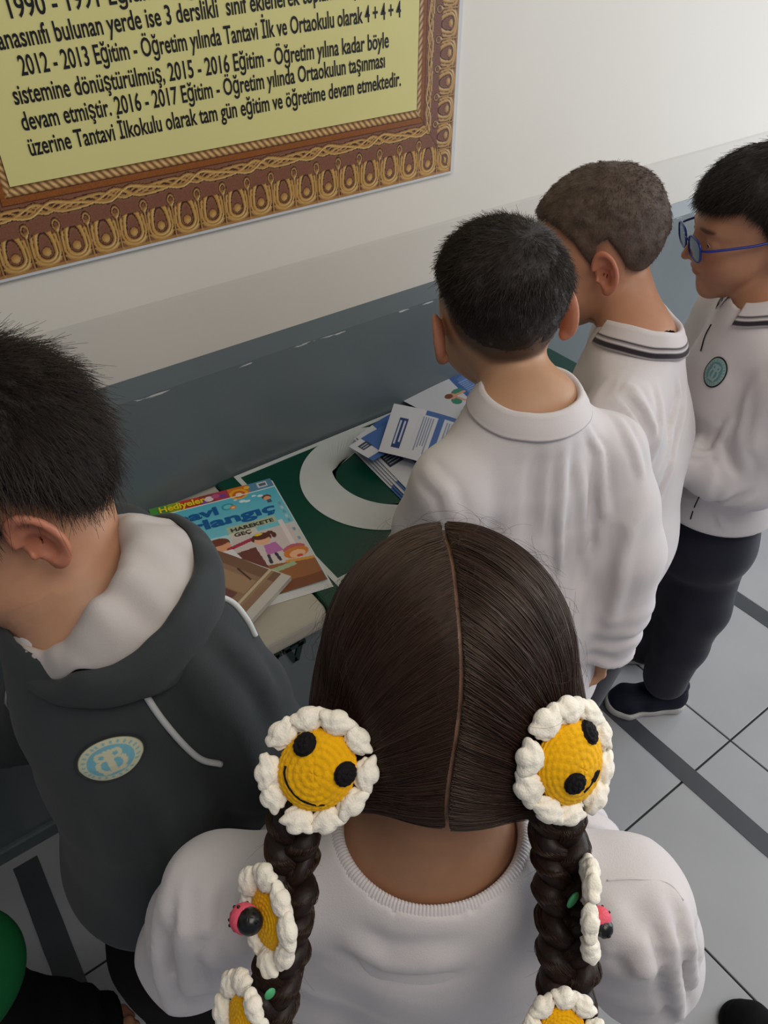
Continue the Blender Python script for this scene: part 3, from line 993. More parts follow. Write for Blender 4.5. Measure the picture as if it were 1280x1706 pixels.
mesh('wrapper', V, [(0, 3, 2, 1), (4, 5, 6, 7), (0, 1, 5, 4), (1, 2, 6, 5), (2, 3, 7, 6), (3, 0, 4, 7)], M['plastic'], wp, smooth=False)

# ------------------------------------------------------------------ leaflets
BL_ = (72, 106, 168)


def leaflet(label, TL, TR, BR, BLc, paintfn, bend=.004, step=.0012, group='blue and white leaflets on the green table'):
    TL, TR, BR, BLc = (np.array(q, float) for q in (TL, TR, BR, BLc))
    w_ = np.linalg.norm(TR - TL); h_ = np.linalg.norm(BLc - TL)
    c = Canvas(w_, h_, step, (218, 218, 222)); paintfn(c)
    e = empty('leaflet', tuple((TL + TR + BR + BLc) / 4 * np.array((1, 1, 0)) + np.array((0, 0, BZ))))
    tag(e, label, 'leaflet', group)

    def pos(X, Y, dz=0.0):
        u = (X / w_)[:, None]; v = (Y / h_)[:, None]
        P = TL * (1 - u) * (1 - v) + TR * u * (1 - v) + BR * u * v + BLc * (1 - u) * v
        P[:, 2] += bend * np.sin(u[:, 0] * math.pi) + dz
        return P
    c.mesh('printed_sheet', pos, M['paint'], e)
    c3 = Canvas(w_, h_, .006, (92, 122, 178)); c3.mesh('back_sheet', lambda X, Y: pos(X, Y, -.0008), M['paint'], e)
    return e


def lines(c, x0, y0, x1, y1, pitch, col=(140, 150, 170), vert=False, seed=0):
    rg = np.random.default_rng(seed)
    q = x0 if vert else y0
    while q < (x1 if vert else y1):
        ln = rg.uniform(.75, 1.0)
        if vert: c.rect(q, y0, q + pitch * .42, y0 + (y1 - y0) * ln, col)
        else: c.rect(x0, q, x0 + (x1 - x0) * ln, q + pitch * .42, col)
        q += pitch


def paintA(c):
    w_, h_ = c.w, c.h
    c.poly([(w_ * .55, 0), (w_, 0), (w_, h_), (w_ * .42, h_)], BL_)
    c.poly([(w_ * .60, h_ * .12), (w_ * .78, h_ * .08), (w_ * .66, h_ * .8), (w_ * .5, h_ * .78)], (96, 128, 184))
    lines(c, w_ * .57, h_ * .2, w_ * .70, h_ * .72, .006, (150, 170, 208))
    c.ell(w_ * .93, h_ * .5, .045, .05, (222, 224, 226)); lines(c, w_ * .86, h_ * .32, w_ * .99, h_ * .7, .007, (120, 124, 134))
    x, y = w_ * .40, h_ * .36
    c.ell(x + .014, y - .004, .016, .010, (70, 140, 118)); c.ell(x - .010, y + .018, .012, .012, (70, 140, 118))
    c.ell(x - .006, y, .011, .010, (222, 164, 134)); c.ell(x - .012, y - .004, .010, .008, (128, 78, 52)); c.line((x, y + .002), (x + .028, y + .004), .007, (222, 164, 134)); c.line((x, y + .008), (x + .006, y + .026), .007, (222, 164, 134))


def paintB(c):
    w_, h_ = c.w, c.h
    c.rect(w_ * .36, 0, w_, h_, BL_)
    c.rect(w_ * .30, h_ * .10, w_ * .50, h_, (214, 216, 222)); lines(c, w_ * .35, h_ * .14, w_ * .47, h_ * .9, .0048, (136, 146, 170), True)
    c.rect(w_ * .57, h_ * .08, w_ * .76, h_ * .92, (206, 212, 222)); lines(c, w_ * .60, h_ * .14, w_ * .73, h_ * .85, .0048, (136, 146, 170), True)
    c.rect(w_ * .11, h_ * .26, w_ * .21, h_ * .86, (44, 66, 120))
    lines(c, w_ * .125, h_ * .31, w_ * .20, h_ * .80, .0085, (206, 210, 224), True, 4)
    c.ell(w_ * .84, h_ * .2, .011, .012, (110, 112, 116)); c.ell(w_ * .845, h_ * .22, .006, .007, (70, 74, 84)); c.ell(w_ * .52, h_ * .93, .008, .006, (120, 74, 84))


def paintC(c):
    w_, h_ = c.w, c.h
    c.rect(w_ * .30, 0, w_, h_, BL_)
    c.rect(w_ * .04, h_ * .25, w_ * .24, h_ * .62, (58, 62, 78)); lines(c, w_ * .06, h_ * .30, w_ * .22, h_ * .58, .007, (180, 184, 198))
    c.ell(w_ * .62, h_ * .45, .03, .02, (104, 134, 190)); c.rect(w_ * .52, h_ * .62, w_ * .8, h_ * .9, (96, 124, 182)); c.ell(w_ * .84, h_ * .74, .008, .006, (90, 70, 76))


def paintD(c):
    w_, h_ = c.w, c.h
    c.rect(w_ * .28, 0, w_, h_, (76, 112, 172)); c.rect(0, h_ * .8, w_, h_, (76, 112, 172)); c.rect(w_ * .10, h_ * .2, w_ * .3, h_ * .45, (60, 66, 80)); lines(c, w_ * .12, h_ * .26, w_ * .28, h_ * .42, .006, (190, 194, 206))


Z1 = BZ + .002
for k in range(5):
    dx, dy = .004 * k, .003 * (k % 3)
    leaflet(['blue and white leaflet at the bottom of the pile on the crescent', 'blue leaflet second from the bottom of the pile on the crescent', 'blue leaflet in the middle of the pile on the crescent', 'blue leaflet with a grey block, fourth up in the pile on the crescent', 'blue and white leaflet with curled left corner on top of the pile'][k],
            (.648 + dx, .992 - dy, Z1 + .004 * k), (.792 + dx, 1.020 - dy, Z1 + .004 * k), (.80 + dx, .80, Z1 + .003 * k), (.632 + dx, .806 + dy, Z1 + .003 * k), (paintD if k % 2 else paintC) if k > 1 else paintD, bend=.003 + .001 * k)
leaflet('open white leaflet with a dark blue title block, propped on the pile', (0.759, 0.998, 0.752), (0.853, 0.836, 0.742), (0.733, 0.749, 0.735), (0.657, 0.909, 0.735), paintB, bend=.006)
leaflet('white and blue leaflet showing a person in green, farthest back against the wall', (0.818, 1.044, 0.712), (1.037, 1.059, 0.722), (1.001, 0.89, 0.722), (0.843, 0.884, 0.712), paintA, bend=.004)
leaflet('plain white leaflet sticking out at the left of the pile below the open one', (0.629, 0.963, 0.726), (0.735, 0.975, 0.73), (0.733, 0.901, 0.73), (0.638, 0.899, 0.728), paintD, bend=.004)


# ------------------------------------------------------------------ figures
def folds(P, R, amp, seed, fx=16, fz=3.2):
    """vertical drape: ridged noise stretched along the figure's up axis"""
    q = P @ R.astype(F)
    w1 = vnoise(q * np.array((6, 6, 4), F), seed + 9) * .9
    a = vnoise(np.stack([q[:, 0] * fx + w1, q[:, 1] * fx + w1, q[:, 2] * fz + w1 * .6], 1), seed)
    b = vnoise(np.stack([q[:, 0] * fx * 2.1 + w1, q[:, 1] * fx * 2.1 - w1, q[:, 2] * fz * 2.2], 1), seed + 1)
    rid = 1 - np.abs(a) * 2.2
    return amp * (np.clip(rid, -.6, 1) * .75 + b * .3)


def crease(P, a, b, w, depth):
    """a ridge (depth > 0) or a valley along the segment a-b"""
    a = np.array(a, F); b = np.array(b, F); ab = b - a
    t = np.clip(((P - a) @ ab) / (ab @ ab), 0, 1)
    d = P - a - t[:, None] * ab
    fall = np.clip(np.minimum(t, 1 - t) * 6 + .15, 0, 1)
    return depth * np.exp(-(d * d).sum(1) / (w * w)) * fall


def crease_poly(P, pts, w, depth):
    """a ridge or valley following a polyline on the cloth, fading out at both ends"""
    pts = [np.array(q, F) for q in pts]
    seg = [np.linalg.norm(b - a) for a, b in zip(pts, pts[1:])]; tot = sum(seg); acc = 0
    best = None; arc = None
    for a, b, L in zip(pts, pts[1:], seg):
        ab = b - a; t = np.clip(((P - a) @ ab) / (L * L + 1e-9), 0, 1); d = P - a - t[:, None] * ab; d2 = (d * d).sum(1); s_ = (acc + t * L) / tot
        if best is None: best, arc = d2, s_
        else:
            m_ = d2 < best; best = np.where(m_, d2, best); arc = np.where(m_, s_, arc)
        acc += L
    fall = np.clip(np.minimum(arc, 1 - arc) * 4 + .08, 0, 1)
    e = np.sqrt(best) / w
    return depth * fall * (np.exp(-e * e) - .35 * np.exp(-((e - 1.9) / .8) ** 2))


def head_frame(c, heading, pitch=0, roll=0, s=1.0):
    R = basis(heading, pitch, roll); c = np.array(c, float)

    def to_local(P): return ((P - c.astype(F)) @ R.astype(F)) / F(s)

    def to_world(p): return np.asarray(p) @ R.T * s + c
    return dict(c=c, R=R, s=s, L=to_local, W=to_world)


def bbox(pts, pad):
    P = np.array(pts, float)
    return P.min(0) - pad, P.max(0) + pad


def person(label, root, J, H, skin, style, hands=(), legs=True):
    """Empty + one continuous skin surface.  J: joint dictionary in world metres"""
    t = empty('person', root)
    tag(t, label, 'person')
    nk = H['W'](np.array([[0, -.026, -.045]]))[0]

    def body(P):
        d = H['s'] * head_sdf(H['L'](P))
        d = smin(d, limb(P, [(nk, .043, .045), (J['neck'], .048, .050)], k=.01), .016)
        d = smin(d, limb(P, [(J['neck'], .075, .05), (J['chest'], .100, .068), (J['hip'], .090, .068)], side=J['side'], k=.03), .03)
        for s in ('L', 'R'):
            d = smin(d, limb(P, [(J['S' + s], .034, .034), (J['E' + s], .026, .026), (J['W' + s], .019, .019)]), .015)
            if legs:
                d = smin(d, limb(P, [(J['H' + s], .06, .06), (J['K' + s], .042, .042), (J['A' + s], .028, .028)]), .02)
        return d
    zc = J['neck'][2] + .0
    hc = H['c']
    parts = [grid_mesh(body, (hc[0] - .15, hc[1] - .15, zc), (hc[0] + .15, hc[1] + .15, hc[2] + .17), .0021)]
    pts = [J[k] for k in J if k not in ('neck', 'side')]
    lo, hi = bbox(pts, .1); hi[2] = zc; lo[2] = max(lo[2], 0.02)
    parts.append(grid_mesh(body, lo, hi, .009))
    for (wr, td, bd, sd, cu) in hands:
        wr = np.array(wr, float)
        fn = lambda P: hand_sdf(P, wr, td, bd, sd, cu)
        parts.append(grid_mesh(fn, wr - .12, wr + .12, .0017))
    V, Q = join_parts(parts)
    o = mesh('body', V, Q, M['skin'], t, cols=skin_cols(H['L'](V.astype(F)), skin, style))
    for s in (-1, 1):
        n = 16
        v, f = [], []
        for i in range(n + 1):
            for j in range(2 * n):
                a, b = math.pi * i / n, math.pi * j / n
                v.append((math.sin(a) * math.cos(b), math.cos(a), math.sin(a) * math.sin(b)))
        for i in range(n):
            for j in range(2 * n):
                j2 = (j + 1) % (2 * n)
                f.append((i * 2 * n + j, i * 2 * n + j2, (i + 1) * 2 * n + j2, (i + 1) * 2 * n + j))
        v = np.array(v); gz = v[:, 1] * math.cos(.45) - v[:, 2] * math.sin(.45)
        c = np.where(gz[:, None] > .965, (0.01, 0.008, 0.008), np.where(gz[:, None] > .86, lin((70, 44, 28)), (.72, .68, .66)))
        mesh('eye', H['W'](v * .0128 + np.array((s * .031, .0685, .003))), f, M['eyew'], t, cols=c)
    return t, o


def boy_hair(t, H, style, capm, strm, n=16000, L=.012, lift=.45, seed=1, rad=.00028, whorl=(0, -.05, .10), comb=(0, 0, 0)):
    st = STY[style]
    fn = lambda P: H['s'] * cap_sdf(H['L'](P), st, seed)
    hc = H['c']
    V, Q = grid_mesh(fn, hc - .16, hc + .16, .0026)
    # keep only what stands proud of the skin
    pl = H['L'](V.astype(F)); allp = pl.copy(); allt = head_core(pl)
    keepv = head_core(pl) > .0006
    keep = keepv[Q].all(1); Q = Q[keep]
    used = np.unique(Q); mp = -np.ones(len(V), int); mp[used] = np.arange(len(used))
    V, Q = V[used], mp[Q]
    mesh('hair', V, Q, M[capm], t)
    ok = (allt > -.0045) & (allp[:, 2] > hairline(allp, st) - .003); pl = allp[ok]; thick = allt[ok]
    w_ = np.clip(thick / .006, .22, 1); w_ /= w_.sum()
    rng = np.random.default_rng(seed)
    idx = rng.choice(len(pl), n, p=w_)
    p = pl[idx] + rng.normal(0, .0012, (n, 3)); th = thick[idx]
    nr = grads(head_core, p); p = p - nr * np.minimum(head_core(p.astype(F)), 0)[:, None]
    tg = p - np.array(whorl); tg = tg - nr * (tg * nr).sum(1)[:, None]; tg /= np.linalg.norm(tg, axis=1)[:, None] + 1e-9
    tg = tg + np.array(comb) + rng.normal(0, .28, (n, 3))
    Ls = L * np.clip(th / .010, .22, 1.3) * rng.uniform(.6, 1.25, n)
    K = 4; pts = []
    for k in range(K):
        u = k / (K - 1)
        pts.append(p - nr * .002 + (nr * lift * u * (1 - .35 * u) + tg * (u * .75 + .25 * u * u)) * Ls[:, None])
    pts = np.stack(pts, 1)
    hair_curves('hair_strands', H['W'](pts), rad * H['s'], M[strm], t, 'stuff')


def cloth(name, fn, pts, m, t, h=.004, pad=.11, zmin=None, cols=None):
    lo, hi = bbox(pts, pad)
    if zmin is not None: lo[2] = zmin
    V, Q = grid_mesh(fn, lo, hi, h, margin=.03)
    c = cols(V.astype(F)) if cols else None
    return mesh(name, V, Q, m, t, cols=c)


def ring(name, c, up, side, rx, ry, prof, m, t, n=144, cols=None, a0=0.0, a1=360.0, dz=None, rib=0.0, ribn=0):
    """a band round the neck: prof is a closed list of (offset outwards, height) points, optional wedge left open"""
    c = np.array(c, float); up = nrm(up); side = np.array(side, float); side = nrm(side - up * side.dot(up)); fr = np.cross(up, side)
    full = a1 - a0 >= 359.9
    N = n if full else n + 1
    V, C = [], []
    for i in range(N):
        a = math.radians(a0 + (a1 - a0) * i / n)
        e = side * math.cos(a) * rx + fr * math.sin(a) * ry
        o = nrm(side * math.cos(a) * ry + fr * math.sin(a) * rx)
        h0 = dz(a) if dz else 0.0
        rb = rib * (0.5 + 0.5 * math.cos(ribn * a)) if rib else 0
        for j, (po, ph) in enumerate(prof):
            V.append(c + e + o * (po + (rb if po > 0 else 0)) + up * (ph + h0))
            if cols: C.append(cols[j])
    k = len(prof); Fc = []
    for i in range(N if full else N - 1):
        i2 = (i + 1) % N
        for j in range(k):
            j2 = (j + 1) % k
            Fc.append((i * k + j, i2 * k + j, i2 * k + j2, i * k + j2))
    if not full:
        Fc.append(tuple(range(k))); Fc.append(tuple(range((N - 1) * k, N * k))[::-1])
    return mesh(name, V, Fc, m, t, cols=np.array(C) if cols else None)


def ribbon(name, path, w, nrmdir, m, t, thick=.0015):
    V, Fc = tube_mesh(spline(path, 40), w, n=8, flat=thick / w, side=None if nrmdir is None else nrmdir)
    return mesh(name, V, Fc, m, t)


def shoe(t, heel, toe, m=None, sole=None, s=1.0, parent_root=None):
    heel = np.array(heel, float); toe = np.array(toe, float)
    y = nrm(toe - heel); L = np.linalg.norm(toe - heel); x = np.array((y[1], -y[0], 0)); k = L / .2
    R = np.stack([x, y, (0, 0, 1)], 1).astype(F)

    def loc(P): return ((P - heel.astype(F)) @ R) / F(k)

    def upper(P):
        p = loc(P)
        d = limb(p, [((0, .03, .035), .031, .034), ((0, .09, .034), .033, .034), ((0, .15, .03), .038, .026), ((0, .172, .026), .030, .020)], side=(1, 0, 0), k=.02)
        d = smin(d, limb(p, [((0, .045, .04), .030, .034), ((0, .04, .085), .030, .036)], side=(1, 0, 0)), .02)
        d = smax(d, .018 - p[:, 2], .004)
        d = smax(d, p[:, 2] - .088, .004)
        return d * k

    def solef(P):
        p = loc(P)
        d = limb(p, [((0, .03, .012), .035, .03), ((0, .09, .012), .032, .03), ((0, .15, .012), .042, .03), ((0, .168, .012), .034, .03)], side=(1, 0, 0), k=.02)
        wob = .006 * np.sin(p[:, 1] * 40)
        d = smax(d, p[:, 2] - (.022 + wob * .5 + .03 * np.clip(p[:, 1] - .17, 0, 1)), .004)
        d = smax(d, .0015 - p[:, 2], .002)
        return d * k
    c = (heel + toe) / 2
    e = mesh('shoe', *grid_mesh(upper, c + np.array((-.16, -.16, -.02)), c + np.array((.16, .16, .13)), .0035), m or M['shoe'], t)
    s_ = mesh('sole', *grid_mesh(solef, c + np.array((-.16, -.16, -.02)), c + np.array((.16, .16, .13)), .003), sole or M['sole'], e)
    # laces
    for i in range(3):
        yy = .10 + .018 * i; zz = .069 - .0065 * i
        pa = [(-.016, yy, zz - .006), (0, yy, zz + .002), (.016, yy, zz - .006)]
        W = [heel + (R @ np.array(q, F)) * k for q in pa]
        V, Fc = tube_mesh(spline(W, 9), .0022 * k, n=6)
        mesh('lace', V, Fc, M['black'], e)
    return e


def trousers(t, J, m, side, r=(.088, .066, .056, .05), seed=3, top=None, hem=.06, h=.005, amp=.003):
    def fn(P):
        d = limb(P, [(np.array(J['hip']) + np.array((0, 0, .06)), .112, .092), (J['hip'], .118, .098), ((np.array(J['HL']) + J['HR']) / 2, .112, .09)], side=side)
        for s in ('L', 'R'):
            A, K_, H_ = map(np.array, (J['A' + s], J['K' + s], J['H' + s]))
            l = limb(P, [(H_, r[0], r[0]), (K_, r[1], r[1]), ((K_ + A) / 2, r[2], r[2]), (A, r[3], r[3])], k=.02)
            d = smin(d, l, .02)
        q = P * np.array((10, 10, 6.5), F)
        low = sstep(.35, .1, P[:, 2])
        d = d - amp * (vnoise(q, seed) + .5 * vnoise(q * 2, seed + 1)) * (1 + 1.2 * low)
        d = smax(d, hem - P[:, 2], .006)
        return d
    return cloth('trousers', fn, [J[k] for k in ('hip', 'HL', 'HR', 'KL', 'KR', 'AL', 'AR')], m, t, h=h, pad=.13, zmin=.03)


def badge(t, c, n_, up, rx, ry, cols=((20, 24, 28), (96, 134, 138), (150, 170, 160)), fn=None):
    """woven oval school badge: dark rim, blue-grey field, pale emblem; slightly domed disc"""
    c = np.array(c, float); n_ = nrm(n_); up = np.array(up, float); up = nrm(up - n_ * up.dot(n_)); rt = np.cross(up, n_)
    V, C, Fc = [], [], []
    NR, NA = 26, 72
    for i in range(NR + 1):
        r = i / NR
        for j in range(NA):
            a = 2 * math.pi * j / NA
            x, y = r * math.cos(a), r * math.sin(a)
            V.append(c + rt * x * rx + up * y * ry + n_ * (.0026 - .0022 * r ** 4))
            if r > .90: col = cols[0]
            elif r > .66: col = cols[1] if int(a * 12) % 3 == 0 and .70 < r < .82 else cols[2]
            else:
                em = (abs(x) < .1 and -.5 < y < .5) or (abs(math.hypot(x, y + .12) - .38) < .07 and y < .1) or (abs(math.hypot(abs(x) - .2, y - .28) - .14) < .06) or (abs(y + .5) < .06 and abs(x) < .35)
                col = cols[2] if em else cols[1]
            C.append(lin(col))
    for i in range(NR):
        for j in range(NA):
            j2 = (j + 1) % NA
            Fc.append((i * NA + j, i * NA + j2, (i + 1) * NA + j2, (i + 1) * NA + j))
    if fn is not None:
        Vn = snap(fn, V, .0012); V = [Vn[i] + n_ * (.0012 - .0010 * ((i // NA) / NR) ** 4) for i in range(len(V))]
    return mesh('badge', V, Fc, M['shirt_attr'], t, cols=np.array(C))


def rel(p, R, d): return np.array(p, float) + R @ np.array(d, float)


def garment(t, name, J, R, m, hem, tor, sl, neckr, seed=1, amp=.004, creases=(), h=.0042, sleeve_end=1.0, hem_n=(0, 0, 1), cuts=(), yoke=.042, cols=None, gather=0.0, fx=16, fz=3.2, cuff=.012, extra=None, view=(), t0=.35, vamp=1.0):
    """a knitted top: torso, yoke and sleeves blended into one cloth surface, open at the neck, cut at the hem"""
    side = R[:, 0]; done = []
    hem = np.array(hem, F); hn = nrm(hem_n).astype(F)
    arms = []
    for s in ('L', 'R'):
        W = np.array(J['E' + s]) + (np.array(J['W' + s]) - np.array(J['E' + s])) * sleeve_end
        arms.append((np.array(J['S' + s], float), np.array(J['E' + s], float), W))
    nk = np.array(J['neck'], float)

    def fn(P):
        d = limb(P, [(n_, a, b) for n_, a, b in tor], side=side, k=.04)
        d = smin(d, limb(P, [(nk - R[:, 2] * .075, neckr[0] + .040, neckr[1] + .030), (nk - R[:, 2] * .018, neckr[0] + .021, neckr[1] + .021)], side=side), .03)
        for S, E, W in arms:
            d = smin(d, cone(P, nk - R[:, 2] * .012, S, yoke, sl[0] * .92), .03)
            m1 = (S + E) / 2; m2 = (E + W) / 2
            a_ = limb(P, [(S, sl[0], sl[0]), (m1, sl[1], sl[1]), (E, sl[2], sl[2]), (m2, sl[3], sl[3]), (W, sl[4], sl[4])], k=.012)
            ax = nrm(W - E).astype(F)
            past = (P - W.astype(F)) @ ax
            # cuffs bunch up
            q = past * 170 + vnoise(P * 28, seed + 5) * 2.2
            a_ = a_ - .0022 * np.sin(q) * sstep(-.14, -.02, past) * sstep(.08, .03, np.abs(a_))
            a_ = smax(a_, past - cuff, .006)
            d = smin(d, a_, .015)
        if extra is not None: d = extra(P, d)
        d = d - folds(P, R, amp, seed, fx, fz) * sstep(.10, .02, np.abs(d))
        for (pp_, w_, dep) in done:
            d = d - crease_poly(P, pp_, w_, dep)
        for (a, b, w_, dep) in creases:
            d = d - crease(P, a, b, w_, dep)
        d = smax(d, (hem - P) @ hn, .006)
        up = nrm(R[:, 2] * 1.0)
        d = smax(d, -limb(P, [(nk - up * .03, neckr[0], neckr[1]), (nk + up * .14, neckr[0] * 1.25, neckr[1] * 1.25)], side=side), .006)
        for (c_, n_) in cuts:
            d = smax(d, (P - np.array(c_, F)) @ nrm(n_).astype(F), .006)
        return d
    new = []
    for (path_, w_, dep) in view:
        q = [hit(fn, p_, 0, t0) for p_ in path_]
        q = [p_ for p_ in q if abs(float(fn(p_[None].astype(F))[0])) < .004]
        q = [p_ for i_, p_ in enumerate(q) if i_ == 0 or np.linalg.norm(p_ - q[i_ - 1]) < .16]
        if len(q) < 2:
            print('fold missed', path_[0]); continue
        new.append((q, w_, dep * vamp))
    done.extend(new)
    pts = [a for A in arms for a in A] + [n_ for n_, a, b in tor]
    return cloth(name, fn, pts, m, t, h=h, pad=.12, cols=cols), fn


def on_surface(fn, p, d, start=0.0, n=80, step=.004):
    """walk from p along d until the cloth surface is met"""
    p = np.array(p, float); d = nrm(d)
    for i in range(n):
        v = float(fn((p + d * (start + i * step))[None].astype(F))[0])
        if v < .0005: return p + d * (start + i * step)
    return p


def snap(fn, pts, off=.0015):
    P = np.array(pts, F)
    for _ in range(8):
        g = grads(fn, P); v = fn(P)
        P = P - g * (v - off)[:, None] * .9
    return P.astype(float)


def hit(fn, q, off=.001, t0=.35):
    """first point of a cloth surface on the line of sight through q"""
    o = np.array((0, 0, 1.55)); d = nrm(np.array(q) - o); t = t0
    for _ in range(160):
        v = float(fn((o + d * t)[None].astype(F))[0])
        if v < .0008: break
        t += max(v * .6, .0012)
    P = (o + d * t)[None]; g = grads(fn, P)[0]
    return o + d * t + (g * off if off else 0)


def head_from_ear(ear, heading, pitch, roll, s, side):
    return np.array(ear) - basis(heading, pitch, roll) @ np.array((side * .078, -.018, -.008)) * s


def std_legs(J, R, spread=.075, bend=.01):
    h_ = np.array(J['hip'], float)
    for s, x in (('L', -spread), ('R', spread)):
        J['H' + s] = rel(h_, R, (x, 0, -.05))
        k = rel(h_, R, (x * 1.05, bend, 0)); k[2] = .34; J['K' + s] = k
        a = rel(h_, R, (x * 1.05, -.01, 0)); a[2] = .065; J['A' + s] = a


def feet(t, J, R, m=None, splay=8):
    for s, g in (('L', 1), ('R', -1)):
        A = np.array(J['A' + s], float); a = math.radians(splay * g)
        f = R[:, 1]; f = np.array((f[0] * math.cos(a) - f[1] * math.sin(a), f[0] * math.sin(a) + f[1] * math.cos(a), 0))
        c = A.copy(); c[2] = 0
        shoe(t, c - f * .055, c + f * .135, m)


def rim_profile(fn, nk, R, r, up):
    """height over the neck joint at which the cloth lies, by angle, at radius r"""
    A = np.radians(np.arange(0, 360, 6.0)); hh = .09 - np.arange(75) * .0022
    e = np.outer(np.cos(A) * r[0], R[:, 0]) + np.outer(np.sin(A) * r[1], np.cross(up, R[:, 0]))
    P = (nk + e[:, None] + up * hh[None, :, None]).reshape(-1, 3).astype(F)
    v = fn(P).reshape(len(A), len(hh)) < .0008
    hs = np.where(v.any(1), hh[v.argmax(1)], hh[-1])
    for _ in range(3): hs = (np.roll(hs, 1) + hs * 2 + np.roll(hs, -1)) / 4
    return lambda a: float(np.interp(a % (2 * math.pi), np.append(A, 2 * math.pi), np.append(hs, hs[0])))


def polo_collar(t, J, R, rx, ry, h=.034, seed=0, stripes=True, open_front=24, ccol=(216, 209, 209), fn=None, lift=0.0):
    """turned-down knitted collar: stand, fold and fall, with two dark stripes along its edge"""
    nk = np.array(J['neck'], float); up = nrm(R[:, 2])
    w_, k_ = lin(ccol), lin((52, 46, 52))
    prof = [(.000, -.012), (.002, .012), (.0045, .021), (.0085, .022), (.0120, .016), (.0155, .008), (.0182, .0035), (.0190, .0012), (.0215, -.0035), (.0222, -.0062), (.0245, -.0115), (.0256, -.0145), (.0230, -.0145), (.0180, -.004), (.0125, .010), (.0075, .015), (.0048, .010), (.003, -.012)]
    cols = [w_] * len(prof)
    if stripes:
        cols[7] = k_; cols[8] = w_; cols[9] = k_; cols[10] = k_; cols[11] = w_
    sc = h / .036
    prof = [(a * (.8 + .2 * sc), b * sc) for a, b in prof]
    hp = rim_profile(fn, nk, R, (rx + .020, ry + .020), up)
    return ring('collar', nk, up, R[:, 0], rx, ry, prof, M['shirt_attr'], t, cols=cols, a0=90 + open_front, a1=450 - open_front, n=120,
                dz=lambda a: hp(a) + .0165 * sc + lift + .0015 * math.sin(3 * a + seed))


def drape_band(name, fn, J, R, rx, ry, wd, m, t, ribn=0, rib=.0006, th=.0028, n=720):
    """a knitted band lying on the cloth round the neck hole"""
    nk = np.array(J['neck'], float); up = nrm(R[:, 2]); fr_ = np.cross(up, R[:, 0])
    rows = [0, .0, .15, .4, .7, .92, 1.0]; lift_ = [-.006, .35 * th, th * .95, th, th, th * .8, -.0005]
    H_ = [rim_profile(fn, nk, R, (rx + .004 + wd * q, ry + .004 + wd * q), up) for q in rows]
    V, Fc = [], []
    for i in range(n):
        a = 2 * math.pi * i / n; rb = rib * math.cos(ribn * a) if ribn else 0
        for q, l_, hp in zip(rows, lift_, H_):
            r_ = (rx + wd * q, ry + wd * q)
            V.append(nk + R[:, 0] * math.cos(a) * r_[0] + fr_ * math.sin(a) * r_[1] + up * (hp(a) + l_ + (rb if l_ > 0 else 0)))
    k = len(rows)
    for i in range(n):
        i2 = (i + 1) % n
        for j in range(k - 1): Fc.append((i * k + j, i2 * k + j, i2 * k + j + 1, i * k + j + 1))
    return mesh(name, V, Fc, m, t)


# ================================================================== the girl in front
R = basis(51)
H = head_frame((0.246, 0.258, 1.087), 52, 36, 0, 1.0)
GH = H
J = dict(neck=(0.199, 0.211, 0.963))
J['side'] = R[:, 0]
J['chest'] = rel(J['neck'], R, (0, .03, -.15)); J['hip'] = rel(J['neck'], R, (0, .05, -.40))
J['SL'] = (0.053, 0.285, 0.924); J['SR'] = (0.3, 0.092, 0.936)
for s, g in (('L', -1), ('R', 1)):
    J['E' + s] = rel(J['S' + s], R, (g * .055, .03, -.18)); J['W' + s] = rel(J['E' + s], R, (-g * .03, .15, -.06))
std_legs(J, R)
G, gb = person('girl seen from behind with two braids and crocheted daisy hair ties, white top', (J['hip'][0], J['hip'][1], 0), J, H, (164, 118, 90), None,
               hands=[(J['WL'], R[:, 1] - R[:, 2] * .2, R[:, 2], -1, .5), (J['WR'], R[:, 1] - R[:, 2] * .2, R[:, 2], 1, .5)])
trousers(G, J, M['navy'], R[:, 0], h=.007)
feet(G, J, R)
tor = [(rel(J['neck'], R, (0, .045, -.46)), .175, .125), (rel(J['neck'], R, (0, .04, -.28)), .165, .118), (rel(J['neck'], R, (0, .025, -.12)), .155, .098), (rel(J['neck'], R, (0, .012, -.055)), .10, .062)]
cr = []
for (a, b, w_, dp) in (((-.165, -.02, -.07), (-.185, -.04, -.20), .010, .006), ((-.145, -.05, -.09), (-.15, -.08, -.25), .009, .005), ((-.12, -.07, -.10), (-.12, -.10, -.24), .010, .004), ((.16, -.04, -.08), (.175, -.06, -.22), .010, .006), ((.135, -.06, -.09), (.15, -.09, -.26), .009, .006), ((.105, -.07, -.12), (.13, -.1, -.27), .010, .004), ((.185, -.02, -.09), (.21, -.03, -.2), .008, .005)):
    cr.append((rel(J['neck'], R, a), rel(J['neck'], R, b), w_, dp))
